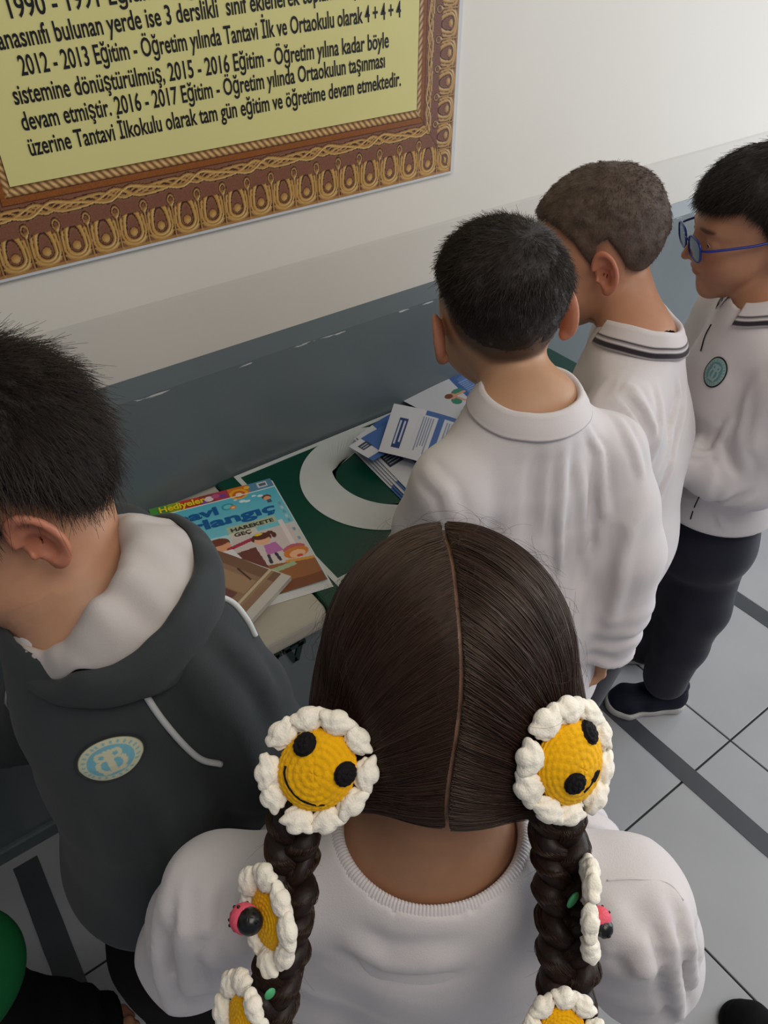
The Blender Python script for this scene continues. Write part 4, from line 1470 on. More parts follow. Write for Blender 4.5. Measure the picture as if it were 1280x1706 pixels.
gs, gfn = garment(G, 'sweatshirt', J, R, M['shirt'], rel(J['neck'], R, (0, 0, -.47)), tor, (.046, .050, .052, .048, .042), (.065, .056), seed=11, amp=.006, vamp=2.4, t0=.3, view=[(((0.018, 0.523, 0.516), (-0.009, 0.486, 0.463), (-0.024, 0.434, 0.403)), 0.007, 0.006), (((0.062, 0.51, 0.534), (0.034, 0.482, 0.488), (0.002, 0.434, 0.421)), 0.007, 0.006), (((0.083, 0.497, 0.537), (0.048, 0.458, 0.476), (0.03, 0.394, 0.403)), 0.007, 0.0055), (((0.108, 0.463, 0.522), (0.072, 0.42, 0.457), (0.057, 0.368, 0.397)), 0.008, 0.004), (((0.545, 0.137, 0.518), (0.536, 0.097, 0.474), (0.519, 0.062, 0.43), (0.508, 0.036, 0.397)), 0.006, 0.0065), (((0.567, 0.125, 0.522), (0.555, 0.082, 0.474), (0.535, 0.048, 0.427)), 0.0055, 0.006), (((0.503, 0.131, 0.483), (0.492, 0.092, 0.439), (0.477, 0.056, 0.395)), 0.008, 0.006), (((0.495, 0.172, 0.516), (0.468, 0.128, 0.457), (0.45, 0.085, 0.403)), 0.009, 0.004), (((0.188, 0.36, 0.48), (0.226, 0.307, 0.457), (0.275, 0.268, 0.454), (0.33, 0.237, 0.463)), 0.012, 0.003), (((0.057, 0.545, 0.564), (0.026, 0.536, 0.534), (-0.008, 0.517, 0.492)), 0.007, 0.003)], fx=11, fz=2.4)
# yoke seams and wide ribbed neckband
for pts_ in (((0.018, 0.539, 0.531), (0.055, 0.522, 0.541), (0.094, 0.497, 0.545), (0.135, 0.467, 0.545)), ((0.5, 0.189, 0.536), (0.531, 0.168, 0.537), (0.562, 0.141, 0.534), (0.571, 0.116, 0.516))):
    ribbon('seam', [hit(gfn, q, -.0003) for q in pts_], .0006, None, M['shirt'], G, .0006)
drape_band('neckband', gfn, J, R, .0645, .0555, .012, M['shirt'], G, ribn=165)
drape_band('neck_facing', gfn, J, R, .077, .068, .016, M['shirt'], G, th=.0010, n=180)


# ================================================================== boy in the dark hooded jacket
R = basis(153)
H = head_frame(head_from_ear((0.045, 0.498, 1.158), 178, 27, 7, .97, -1), 178, 27, 7, .97)
J = dict(neck=(0.059, 0.523, 1.044))
J['side'] = R[:, 0]
J['chest'] = (0.085, 0.543, 0.889); J['hip'] = (0.058, 0.532, 0.575)
J['SL'] = (0.122, 0.458, 1.005); J['SR'] = rel(J['neck'], R, (.13, .0, -.055))
J['EL'] = (0.157, 0.44, 0.842); J['WL'] = (0.145, 0.476, 0.683)
J['ER'] = (-0.011, 0.751, 0.68); J['WR'] = (-0.122, 0.802, 0.605)
std_legs(J, R)
B1, _ = person('boy on the left in a dark grey hooded tracksuit jacket, head bowed', (J['hip'][0], J['hip'][1], 0), J, H, (184, 136, 106), 'boy1',
               hands=[(J['WL'], nrm(np.array(J['WL']) - J['EL']), R[:, 0] * -1, -1, .5), (J['WR'], R[:, 1], R[:, 2], 1, .5)])
boy_hair(B1, H, 'boy1', 'cap_dark', 'hair_dark', n=26000, L=.020, lift=.22, seed=21, rad=.00022, comb=(0, .1, 0))
trousers(B1, J, M['black'], R[:, 0], h=.007)
feet(B1, J, R)
tor = [(rel(J['hip'], R, (0, 0, -.07)), .135, .108), (rel(J['hip'], R, (0, 0, .06)), .14, .108), (J['chest'], .145, .100), (rel(J['neck'], R, (0, -.005, -.06)), .10, .068)]
js, jfn = garment(B1, 'jacket', J, R, M['jacket'], rel(J['hip'], R, (0, 0, .085)), tor, (.056, .060, .058, .054, .046), (.060, .054), seed=31, amp=.004, fx=9, fz=3,
                  view=[(((0.13, 0.674, 0.736), (0.136, 0.632, 0.7), (0.152, 0.588, 0.67), (0.156, 0.548, 0.635)), 0.014, -0.012), (((0.155, 0.699, 0.777), (0.177, 0.655, 0.751), (0.191, 0.593, 0.702), (0.194, 0.531, 0.646)), 0.012, 0.007), (((0.2, 0.679, 0.789), (0.225, 0.635, 0.765), (0.242, 0.592, 0.736), (0.245, 0.557, 0.706)), 0.01, 0.004), (((0.059, 0.739, 0.748), (0.103, 0.719, 0.76), (0.152, 0.708, 0.783)), 0.007, -0.004), (((0.014, 0.652, 0.635), (-0.003, 0.614, 0.587), (-0.006, 0.572, 0.546)), 0.012, 0.004), (((0.071, 0.61, 0.635), (0.053, 0.56, 0.575), (0.042, 0.518, 0.528)), 0.012, 0.004)])
bp = hit(jfn, (0.032, 0.523, 0.834))
gn = grads(jfn, bp[None])[0]
badge(B1, bp, gn, R[:, 2] - R[:, 0] * .45, .031, .024, cols=((40, 44, 44), (112, 168, 184), (196, 194, 164)), fn=jfn)
pp = [hit(jfn, q) for q in ((0.122, 0.736, 0.789), (0.114, 0.705, 0.754), (0.11, 0.67, 0.718), (0.118, 0.627, 0.684), (0.133, 0.589, 0.657), (0.154, 0.567, 0.651))]
ribbon('piping', pp, .0036, None, M['piping'], B1, .0030)
pp = [hit(jfn, q) for q in ((0.228, 0.689, 0.818), (0.245, 0.668, 0.811), (0.252, 0.647, 0.795), (0.253, 0.628, 0.777))]
ribbon('piping', pp, .0028, None, M['piping'], B1, .0026)
zp = []
for zz in np.linspace(-.085, -.40, 12):
    zp.append(on_surface(jfn, rel(J['neck'], R, (0, .24, zz)), -R[:, 1]))
zp = [q for q in zp if abs(float(jfn(q[None].astype(F))[0])) < .003]
ribbon('zipper', zp, .006, R[:, 0], M['black'], B1, .0016)
pz = rel(zp[0], R, (-.004, .004, -.004))
V, Fc = tube_mesh([pz, rel(pz, R, (0, .004, -.012)), rel(pz, R, (0, .004, -.026))], [.004, .0052, .004], n=8, flat=.4, side=R[:, 0])
mesh('zip_pull', V, Fc, M['zip'], B1)
# hood lying open round the neck: pale lining on top, dark shell and rim outside
nk = np.array(J['neck'], float)


def hood_band(name, prof, m, a0, a1, nz, seed):
    up = nrm(R[:, 2] + R[:, 1] * .30); sd = R[:, 0]; fr_ = np.cross(up, sd)
    n = 150; V, Fc = [], []
    for i in range(n + 1):
        a = math.radians(a0 + (a1 - a0) * i / n)
        back = .5 - .5 * math.sin(a)
        ca, sa = math.cos(a), math.sin(a)
        for (po, ph) in prof:
            sc_ = .10 + .74 * back ** 1.7
            po_ = min(po, .074) * sc_ + max(po - .074, 0) * 1.0 if po >= 0 else (.074 * sc_ + po)
            V.append(nk + sd * ca * (.056 + po_) + fr_ * sa * (.050 + po_) + up * (ph * (.7 + .6 * back) + .004 + .010 * back))
    V = np.array(V); q = V.astype(F)
    dd = vnoise(q * 34, seed) * nz + vnoise(q * 70, seed + 1) * nz * .4
    V = V + np.outer(dd, R[:, 2])
    k = len(prof)
    for i in range(n):
        for j in range(k - 1):
            Fc.append((i * k + j, (i + 1) * k + j, (i + 1) * k + j + 1, i * k + j + 1))
    o = mesh(name, V, Fc, m, B1)
    sm = o.modifiers.new('solid', 'SOLIDIFY'); sm.thickness = .003; sm.offset = 0
    ss = o.modifiers.new('sub', 'SUBSURF'); ss.levels = 1; ss.render_levels = 1
    return o


hood_band('hood_lining', [(.000, -.010), (.001, .006), (.006, .018), (.016, .026), (.030, .028), (.046, .024), (.062, .014), (.074, .002)], M['hoodlin'], 112, 428, .011, 91)
hood_band('hood', [(.0735, .004), (.079, .0045), (.084, .001), (.088, -.008), (.087, -.020), (.080, -.034), (.072, -.044)], M['jacket'], 108, 432, .006, 91)
# white polo collar in the open neck
shirt_in, sfn = garment(B1, 'shirt', J, R, M['shirt'], rel(J['neck'], R, (0, 0, -.10)), [(rel(J['neck'], R, (0, -.012, -.10)), .06, .05), (rel(J['neck'], R, (0, .0, -.05)), .06, .052)], (.03, .03, .03, .03, .03), (.047, .043), yoke=.026, seed=5, amp=.001, h=.006, sleeve_end=.2)
polo_collar(B1, J, R, .048, .044, h=.028, stripes=False, open_front=26, fn=sfn)

# ================================================================== boy in white, back to us, in the middle
R = basis(74)
HC = (0.638, 0.615, 1.103)
H = head_frame(np.array(HC) + basis(64, 12, -6) @ np.array((0, .018, .008)), 64, 12, -6, 1.0)
J = dict(neck=(0.622, 0.543, 1.023))
J['side'] = R[:, 0]
J['chest'] = rel(J['neck'], R, (0, .02, -.15)); J['hip'] = rel(J['neck'], R, (.03, -.01, -.42))
J['SL'] = (0.52, 0.551, 0.945); J['SR'] = (0.724, 0.493, 0.947)
J['ER'] = (0.729, 0.431, 0.815); J['WR'] = (0.723, 0.414, 0.64)
J['EL'] = rel(J['SL'], R, (-.015, .06, -.17)); J['WL'] = rel(J['EL'], R, (.12, .13, .0))
std_legs(J, R)
B2, _ = person('boy in white top seen from behind, dark hair faded at the neck, by green table', (J['hip'][0], J['hip'][1], 0), J, H, (186, 143, 111), 'boy2',
               hands=[(J['WL'], R[:, 1], R[:, 2], -1, .4), (rel(J['WR'], R, (0, 0, -.012)), nrm(np.array(J['WR']) - np.array(J['ER']) + R[:, 1] * .04), R[:, 0], 1, .75)])
boy_hair(B2, H, 'boy2', 'cap_dark', 'hair_dark', n=34000, L=.010, lift=.12, seed=22, comb=(0, .2, -.1), whorl=(.02, -.055, .095))
trousers(B2, J, M['navy'], R[:, 0], h=.007)
feet(B2, J, R)
tor = [(rel(J['neck'], R, (.03, -.02, -.50)), .150, .112), (rel(J['neck'], R, (.02, -.01, -.32)), .142, .105), (rel(J['neck'], R, (.0, .01, -.14)), .132, .088), (rel(J['neck'], R, (0, .008, -.06)), .095, .066)]
cr = []
for (a, b, w_, dp) in (((.02, -.09, -.11), (.035, -.14, -.40), .013, .006), ((.10, -.07, -.10), (.115, -.12, -.30), .010, .007), ((.075, -.08, -.12), (.085, -.12, -.30), .009, .006), ((.13, -.05, -.09), (.15, -.09, -.24), .010, .007), ((.055, -.08, -.07), (.06, -.1, -.2), .008, .004), ((-.04, -.09, -.10), (-.03, -.13, -.26), .012, -.004), ((.16, -.03, -.16), (.10, -.09, -.30), .010, .006)):
    cr.append((rel(J['neck'], R, a), rel(J['neck'], R, b), w_, dp))
s2, f2n = garment(B2, 'polo_shirt', J, R, M['shirt'], rel(J['neck'], R, (0, 0, -.52)), tor, (.056, .058, .056, .052, .044), (.054, .054), seed=41, amp=.0045, vamp=1.15, t0=.6, view=[(((0.676, 0.521, 0.97), (0.637, 0.477, 0.902), (0.597, 0.418, 0.819)), 0.007, 0.007), (((0.707, 0.517, 0.988), (0.708, 0.487, 0.96), (0.684, 0.447, 0.907), (0.68, 0.426, 0.884)), 0.006, 0.0065), (((0.741, 0.501, 0.997), (0.746, 0.469, 0.97), (0.739, 0.434, 0.932)), 0.006, 0.006), (((0.717, 0.431, 0.914), (0.687, 0.427, 0.89), (0.65, 0.397, 0.836), (0.604, 0.372, 0.78)), 0.012, -0.01), (((0.514, 0.615, 0.947), (0.526, 0.577, 0.92), (0.522, 0.548, 0.889)), 0.008, 0.005), (((0.611, 0.553, 0.956), (0.581, 0.518, 0.902), (0.554, 0.475, 0.843)), 0.012, 0.003), (((0.683, 0.499, 0.956), (0.661, 0.459, 0.902), (0.629, 0.413, 0.837)), 0.007, 0.005), (((0.685, 0.41, 0.872), (0.658, 0.379, 0.825), (0.627, 0.358, 0.783)), 0.009, 0.003), (((0.687, 0.472, 0.932), (0.654, 0.433, 0.872), (0.611, 0.408, 0.819)), 0.007, -0.004), (((0.648, 0.538, 0.967), (0.624, 0.518, 0.932), (0.591, 0.479, 0.872)), 0.009, -0.004)], fx=10, fz=2.2)
polo_collar(B2, J, R, .053, .053, h=.027, stripes=False, fn=f2n, lift=-.003)

# ================================================================== boy in white with striped collar, beyond him
R = basis(128)
H = head_frame(head_from_ear((0.852, 0.639, 1.112), 130, 22, 2, 1.0, -1), 130, 22, 2, 1.0)
J = dict(neck=(0.9, 0.596, 1.005))
J['side'] = R[:, 0]
J['chest'] = rel(J['neck'], R, (0, .0, -.15)); J['hip'] = np.array((.835, .540, .60))
J['SL'] = rel(J['neck'], R, (-.135, .01, -.055)); J['SR'] = rel(J['neck'], R, (.135, .01, -.05))
J['EL'] = (0.857, 0.511, 0.81); J['WL'] = rel(J['EL'], R, (.02, .14, .0))
J['ER'] = rel(J['SR'], R, (.05, .02, -.18)); J['WR'] = rel(J['ER'], R, (-.02, .15, .0))
std_legs(J, R)
B3, _ = person('boy with short light brown hair in a white polo top with dark striped collar', (J['hip'][0], J['hip'][1], 0), J, H, (186, 137, 108), 'boy3',
               hands=[(J['WL'], R[:, 1], R[:, 2], -1, .4), (J['WR'], R[:, 1], R[:, 2], 1, .4)])
boy_hair(B3, H, 'boy3', 'cap_light', 'hair_light', n=26000, L=.006, lift=.5, seed=23, rad=.00026)
trousers(B3, J, M['navy'], R[:, 0], h=.007)
feet(B3, J, R)
tor = [(J['hip'] - np.array((0, 0, .05)), .115, .100), (J['hip'] + np.array((0, 0, .12)), .120, .104), (rel(J['neck'], R, (0, -.01, -.14)), .128, .094), (rel(J['neck'], R, (0, 0, -.06)), .095, .066)]
cr = []
for (a, b, w_, dp) in (((-.12, -.06, -.08), (-.13, -.10, -.26), .010, .006), ((-.09, -.08, -.08), (-.09, -.13, -.30), .010, .006), ((-.05, -.09, -.10), (-.05, -.14, -.34), .011, .006), ((-.15, -.03, -.10), (-.17, -.05, -.24), .009, .005)):
    cr.append((rel(J['neck'], R, a), rel(J['neck'], R, b), w_, dp))
s3, f3n = garment(B3, 'polo_shirt', J, R, M['shirt'], rel(J['neck'], R, (0, 0, -.49)), tor, (.056, .056, .054, .050, .042), (.048, .046), seed=51, amp=.005, vamp=1.3, t0=.75, view=[(((0.756, 0.512, 1.018), (0.769, 0.482, 0.998), (0.769, 0.46, 0.978), (0.757, 0.451, 0.961)), 0.006, -0.006), (((0.802, 0.488, 1.027), (0.793, 0.466, 1), (0.775, 0.448, 0.97), (0.744, 0.439, 0.941)), 0.006, 0.0065), (((0.828, 0.478, 1.036), (0.818, 0.461, 1.013), (0.786, 0.439, 0.97), (0.743, 0.421, 0.922)), 0.006, 0.007), (((0.831, 0.463, 1.024), (0.815, 0.447, 0.997), (0.778, 0.422, 0.948), (0.727, 0.403, 0.895)), 0.006, 0.006), (((0.773, 0.509, 1.027), (0.777, 0.481, 1.003), (0.775, 0.457, 0.979)), 0.006, 0.005), (((0.791, 0.521, 1.051), (0.77, 0.518, 1.033), (0.753, 0.511, 1.015)), 0.003, -0.0015)], fx=10, fz=2.2)
polo_collar(B3, J, R, .049, .047, h=.034, lift=-.002, stripes=True, fn=f3n)

# ================================================================== boy with blue glasses, on the right
R = basis(146)
H = head_frame((1.138, 0.604, 1.124), 144, 14, 0, .95)
J = dict(neck=(1.141, 0.538, 1.002))
J['side'] = R[:, 0]
J['chest'] = rel(J['neck'], R, (0, .0, -.15)); J['hip'] = (1.166, 0.532, 0.551)
J['SL'] = rel(J['neck'], R, (-.130, .0, -.055)); J['SR'] = rel(J['neck'], R, (.130, .0, -.055))
J['EL'] = (1.067, 0.44, 0.781); J['WL'] = (1.011, 0.519, 0.786)
J['ER'] = rel(J['SR'], R, (.03, .02, -.18)); J['WR'] = rel(J['ER'], R, (-.12, .12, .0))
J['HL'] = (1.174, 0.517, 0.542); J['KL'] = (1.169, 0.491, 0.361); J['AL'] = (1.17, 0.495, 0.119)
J['HR'] = (1.151, 0.561, 0.538); J['KR'] = (1.193, 0.568, 0.327); J['AR'] = (1.203, 0.591, 0.125)
B4, _ = person('boy wearing blue framed glasses, white striped polo top and navy trousers, at the right edge', (J['hip'][0], J['hip'][1], 0), J, H, (174, 126, 98), 'boy4',
               hands=[(J['WL'], nrm(np.array(J['WL']) - J['EL']), R[:, 2], -1, .6), (J['WR'], -R[:, 0], R[:, 2], 1, .5)])
boy_hair(B4, H, 'boy4', 'cap_black', 'hair_black', n=24000, L=.010, lift=.2, seed=24, comb=(0, .5, -.2))
trousers(B4, J, M['navy'], R[:, 0], r=(.078, .062, .054, .050), h=.0042, amp=.004)
tor = [(rel(J['hip'], R, (0, .01, -.03)), .122, .108), (rel(J['hip'], R, (0, .01, .12)), .120, .105), (rel(J['neck'], R, (0, .0, -.14)), .122, .092), (rel(J['neck'], R, (0, 0, -.06)), .095, .066)]
s4, f4n = garment(B4, 'polo_shirt', J, R, M['shirt'], (1.105, 0.525, 0.641), tor, (.050, .052, .052, .047, .040), (.054, .054), seed=61, amp=.004, vamp=1.4, t0=.85, view=[(((0.793, 0.423, 0.959), (0.813, 0.406, 0.957), (0.831, 0.397, 0.961)), 0.006, 0.005), (((0.869, 0.407, 0.997), (0.835, 0.4, 0.967), (0.83, 0.366, 0.932)), 0.007, 0.006), (((0.765, 0.42, 0.938), (0.781, 0.388, 0.919), (0.814, 0.354, 0.909), (0.852, 0.34, 0.923)), 0.006, -0.006), (((0.798, 0.358, 0.902), (0.801, 0.35, 0.896), (0.798, 0.339, 0.884)), 0.006, 0.003), (((0.899, 0.416, 1.027), (0.865, 0.391, 0.979), (0.847, 0.36, 0.938)), 0.009, 0.004)], fx=9, fz=2.4, cuff=.03)
polo_collar(B4, J, R, .053, .053, h=.034, lift=-.002, stripes=True, fn=f4n)
bp = hit(f4n, (0.972, 0.506, 0.977), t0=.7)
badge(B4, bp, grads(f4n, bp[None])[0], R[:, 2], .021, .025, cols=((22, 24, 30), (92, 132, 138), (140, 164, 160)), fn=f4n)
pp = [hit(f4n, q, t0=.9) for q in ((1.072, 0.515, 0.687), (1.068, 0.515, 0.668), (1.068, 0.515, 0.652), (1.069, 0.515, 0.638))]
pp = [q for q in pp if abs(float(f4n(q[None].astype(F))[0])) < .004 and np.linalg.norm(q - pp[0]) < .12]; print('piping', len(pp))
ribbon('side_piping', pp, .0016, None, M['black'], B4, .001)
pp = [hit(f4n, q, t0=.7) for q in ((1.066, 0.584, 0.993), (1.051, 0.58, 0.979), (1.037, 0.572, 0.961))]
pp = [q for q in pp if abs(float(f4n(q[None].astype(F))[0])) < .004]
if len(pp) > 1: ribbon('placket_edge', pp, .0011, None, M['black'], B4, .0008)
# shoes of the boy with glasses
shoe(B4, (1.234, 0.464, 0), (1.073, 0.57, 0))
shoe(B4, (1.316, 0.577, 0), (1.188, 0.683, 0))
# glasses: a thing he wears
gl = empty('glasses', tuple(H['c']))
tag(gl, 'blue framed glasses worn by the boy at the right edge', 'glasses')
for g in (-1, 1):
    rim = []
    for k in range(33):
        a = 2 * math.pi * k / 32
        e = 3.0
        x = math.copysign(abs(math.cos(a)) ** (2 / e), math.cos(a)) * .0238; z = math.copysign(abs(math.sin(a)) ** (2 / e), math.sin(a)) * .0175
        rim.append((g * .031 + x, .102 - .264 * abs(g * .031 + x) ** 1.5, .001 + z))
    V, Fc = tube_mesh(H['W'](np.array(rim)), .0018, n=7); mesh('rim', V, Fc, M['glassframe'], gl)
    V = H['W'](np.array([(g * .031, .1035 - .012, .001)] + rim[:-1])); V[0] = H['W'](np.array([[g * .031, .100, .001]]))[0]
    mesh('lens', V, [(0, i + 1, (i + 1) % 32 + 1) for i in range(32)], M.setdefault('lens', None) or lensmat() if False else M['lens'] if M.get('lens') else M['plastic'], gl) if False else None
    tp = spline([(g * .054, .098, .006), (g * .066, .085, .007), (g * .078, .03, .006), (g * .0805, -.004, .006), (g * .079, -.020, -.006)], 20)
    V, Fc = tube_mesh(H['W'](tp), .0020, n=7); mesh('temple', V, Fc, M['glassframe'], gl)
V, Fc = tube_mesh(H['W'](spline([(-.0085, .1015, .006), (0, .1050, .009), (.0085, .1015, .006)], 9)), .0014, n=7); mesh('bridge', V, Fc, M['glassframe'], gl)
lm = bpy.data.materials.new('lens_glass'); lm.use_nodes = True
nt = lm.node_tree; nt.nodes.remove(nt.nodes['Principled BSDF'])
g1 = nt.nodes.new('ShaderNodeBsdfTransparent'); g2 = nt.nodes.new('ShaderNodeBsdfGlossy'); g2.inputs['Roughness'].default_value = .03
mx = nt.nodes.new('ShaderNodeMixShader'); fz_ = nt.nodes.new('ShaderNodeFresnel'); fz_.inputs[0].default_value = 1.5
nt.links.new(fz_.outputs[0], mx.inputs[0]); nt.links.new(g1.outputs[0], mx.inputs[1]); nt.links.new(g2.outputs[0], mx.inputs[2]); nt.links.new(mx.outputs[0], nt.nodes['Material Output'].inputs['Surface'])
for g in (-1, 1):
    ring_ = []
    for k in range(32):
        a = 2 * math.pi * k / 32
        x = math.copysign(abs(math.cos(a)) ** .667, math.cos(a)) * .0238; z = math.copysign(abs(math.sin(a)) ** .667, math.sin(a)) * .0175
        ring_.append((g * .031 + x, .102 - .264 * abs(g * .031 + x) ** 1.5, .001 + z))
    V = H['W'](np.array([(g * .031, .1025, .001)] + ring_))
    mesh('lens', V, [(0, i + 1, (i + 1) % 32 + 1) for i in range(32)], lm, gl)

# ================================================================== child at the lower left edge: dark sleeve and a bit of green
R = basis(60)
J = dict(neck=(-0.282, 0.566, 0.656)); J['side'] = R[:, 0]
H = head_frame(rel(J['neck'], R, (0, .03, .15)), 70, 10, 0, 1.0)
J['chest'] = rel(J['neck'], R, (0, 0, -.15)); J['hip'] = rel(J['neck'], R, (0, 0, -.42))
J['SL'] = rel(J['neck'], R, (-.13, 0, -.05)); J['SR'] = (-0.25, 0.521, 0.543)
J['EL'] = rel(J['SL'], R, (-.04, 0, -.18)); J['WL'] = rel(J['EL'], R, (0, .06, -.15))
J['ER'] = (-0.179, 0.508, 0.442); J['WR'] = (-0.116, 0.478, 0.381)
std_legs(J, R)
B5, _ = person('child cut off at the lower left corner, black sleeve reaching in and green top', (J['hip'][0], J['hip'][1], 0), J, H, (190, 136, 108), 'plain',
               hands=[(J['WL'], -R[:, 2], -R[:, 0], -1, .5), (J['WR'], nrm(np.array(J['WR']) - J['ER']), R[:, 2], 1, .8)])
boy_hair(B5, H, 'plain', 'cap_dark', 'hair_dark', n=3000, L=.014, seed=25)
trousers(B5, J, M['black'], R[:, 0], h=.008)
feet(B5, J, R)
tor = [(rel(J['neck'], R, (0, 0, -.47)), .14, .11), (rel(J['neck'], R, (0, 0, -.14)), .135, .095), (rel(J['neck'], R, (0, 0, -.06)), .095, .066)]
garment(B5, 'jacket', J, R, M['black'], rel(J['neck'], R, (0, 0, -.48)), tor, (.060, .062, .060, .056, .050), (.056, .05), seed=71, amp=.004, h=.006)
gv = lambda P: smax(smax(ell(P, (-0.199, 0.505, 0.656), (.082, .075, .05)), -ell(P, (-0.199, 0.505, 0.656), (.06, .055, .2)), .004), -10 + 0 * P[:, 0], .01)
cloth('scarf', gv, [(-0.199, 0.505, 0.656)], M['greenfab'], B5, h=.005, pad=.12)

# black shoe at the lower right corner
sh_ = empty('shoe', (.80, -.02, 0))
tag(sh_, 'black padded shoe toe at the bottom right corner, on the grey tiles', 'shoe')
shoe(sh_, (0.792, -0.17, 0), (0.748, 0.021, 0), M['black'], M['black'])


# ================================================================== the girl's hair: a centre parting, combed to two ties
H = GH
CT = np.array((0, -.014, .018)); RH = np.array((.0850, .1000, .0940))
TIE = {1: np.array((.079, -.055, -.050)), -1: np.array((-.079, -.055, -.050))}


def partx(p):   # the parting wanders a little
    return .0035 * np.sin(p[:, 2] * 38 + .4) + .0015 * np.sin(p[:, 1] * 60)


def hairvol(p):
    q = p.copy(); q[:, 0] = np.abs(q[:, 0])
    d = ell(p, CT, RH)
    d = smin(d, ell(p, (0, -.045, -.030), (.062, .060, .052)), .03)
    d = smin(d, ell(q, (.074, -.012, -.022), (.018, .036, .036)), .02)
    d = smin(d, ell(q, (.063, -.048, -.040), (.019, .030, .032)), .03)
    return d


def girl_cap(P):
    p = H['L'](P)
    x = np.abs(p[:, 0] - partx(p))
    d = hairvol(p)
    n = vnoise(p * np.array((26, 60, 60), F), 5)
    d = d + .0012 * n
    d = d + .0016 * np.exp(-(x / .0050) ** 2)                          # the hair sinks towards the parting
    # hairline: face stays free, nape rises at the sides
    face = (p[:, 1] - .052 + .35 * (p[:, 2] - .02))
    d = np.where(p[:, 2] < .075, smax(d, face, .01), smax(d, p[:, 1] - .078, .01))
    nape = -.082 + 6.5 * p[:, 0] ** 2
    d = smax(d, nape - p[:, 2], .012)
    return H['s'] * d


V, Q = grid_mesh(girl_cap, H['c'] - .16, H['c'] + .16, .0022)
pl = H['L'](V.astype(F)); xx = np.abs(pl[:, 0] - partx(pl))
wv = sstep(.0030, .0008, xx + .0006 * vnoise(pl * 300, 2)) * (pl[:, 1] < .06)
mesh('hair', V, Q, M['cap_girl_attr'], G, cols=np.array(lin((36, 24, 20)))[None] * (1 - wv[:, None]) + np.array(lin((140, 104, 84)))[None] * wv[:, None])

rng = np.random.default_rng(5)


def proj_hair(q, off):
    """move points radially onto the hair volume"""
    c = np.array((0, -.018, .01))
    d = q - c; d = d / np.linalg.norm(d, axis=-1, keepdims=True)
    sh = d.shape; D = d.reshape(-1, 3); r = np.full(len(D), .10)
    for _ in range(7):
        v = hairvol((c + D * r[:, None]).astype(F)); r = r - v
    return (c + D * r[:, None]).reshape(sh) + d * off


for sgn in (-1, 1):
    N = 15000; K = 16
    ph = rng.uniform(-58, 212, N) ** 1.0
    ph = np.radians(rng.uniform(28, 231, N))      # around the head in the middle plane, from the forehead over the crown to the nape
    st = CT + np.stack([np.zeros(N), np.cos(ph) * .1, np.sin(ph) * .1], 1)
    st = proj_hair(st, 0)
    st[:, 0] += sgn * (.0012 + np.abs(rng.normal(0, .0022, N))) + partx(st)
    T = TIE[sgn] + rng.normal(0, .0055, (N, 3)) * np.array((.5, 1, 1))
    u = np.linspace(0, 1, K)[None, :, None]
    c = np.array((0, -.018, .01))
    a = st - c; b = T - c
    an = a / np.linalg.norm(a, axis=1)[:, None]; bn = b / np.linalg.norm(b, axis=1)[:, None]
    om = np.arccos(np.clip((an * bn).sum(1), -.999, .999))[:, None, None]
    path = (np.sin((1 - u) * om) * an[:, None] + np.sin(u * om) * bn[:, None]) / np.sin(om)
    # strands leave the parting straight sideways before they bend to the tie
    bul = np.sin(u * math.pi) * (1 - u) * .14
    path = path + bul * np.array((sgn, 0, 0.12))
    cl = vnoise(np.stack([ph * 22, np.full(N, sgn * 3.3), np.zeros(N)], 1), 3)
    off = (.0003 + np.abs(rng.normal(0, .0011, N)) + .0012 * cl)[:, None, None] + .0014 * np.sin(u * math.pi)
    W = proj_hair(path, off)
    jit = rng.normal(0, .0010, (N, 1, 3)) * np.sin(u * math.pi * .9)
    W = W + jit
    e_ = np.clip((u - .86) / .14, 0, 1)
    W = W * (1 - e_) + T[:, None] * e_
    hair_curves('hair_strands', H['W'](W), .00024, M['hair_girl'], G, 'stuff')
# loose flyaway hairs
N = 420; K = 9
dr = rng.normal(0, 1, (N, 3)); dr[:, 2] = np.abs(dr[:, 2]) * .8; dr[:, 1] = dr[:, 1] * .8 - .1
rt = proj_hair(dr * .1 + CT, 0)
n_ = (rt - CT) / np.linalg.norm(rt - CT, axis=1)[:, None]
tg = np.cross(n_, rng.normal(0, 1, (N, 3))); tg /= np.linalg.norm(tg, axis=1)[:, None]
L = rng.uniform(.010, .038, N)[:, None]; cu = rng.uniform(1.5, 4.5, N)[:, None]; t2 = np.cross(n_, tg)
P_ = []
for k in range(K):
    u = k / (K - 1)
    P_.append(rt + n_ * L * u * .55 * (1 - .4 * u) + tg * L * np.sin(u * cu) / cu * 1.8 + t2 * L * (1 - np.cos(u * cu)) / cu)
hair_curves('loose_hairs', H['W'](np.stack(P_, 1)), .00010, M['hair_girl'], G, 'stuff')


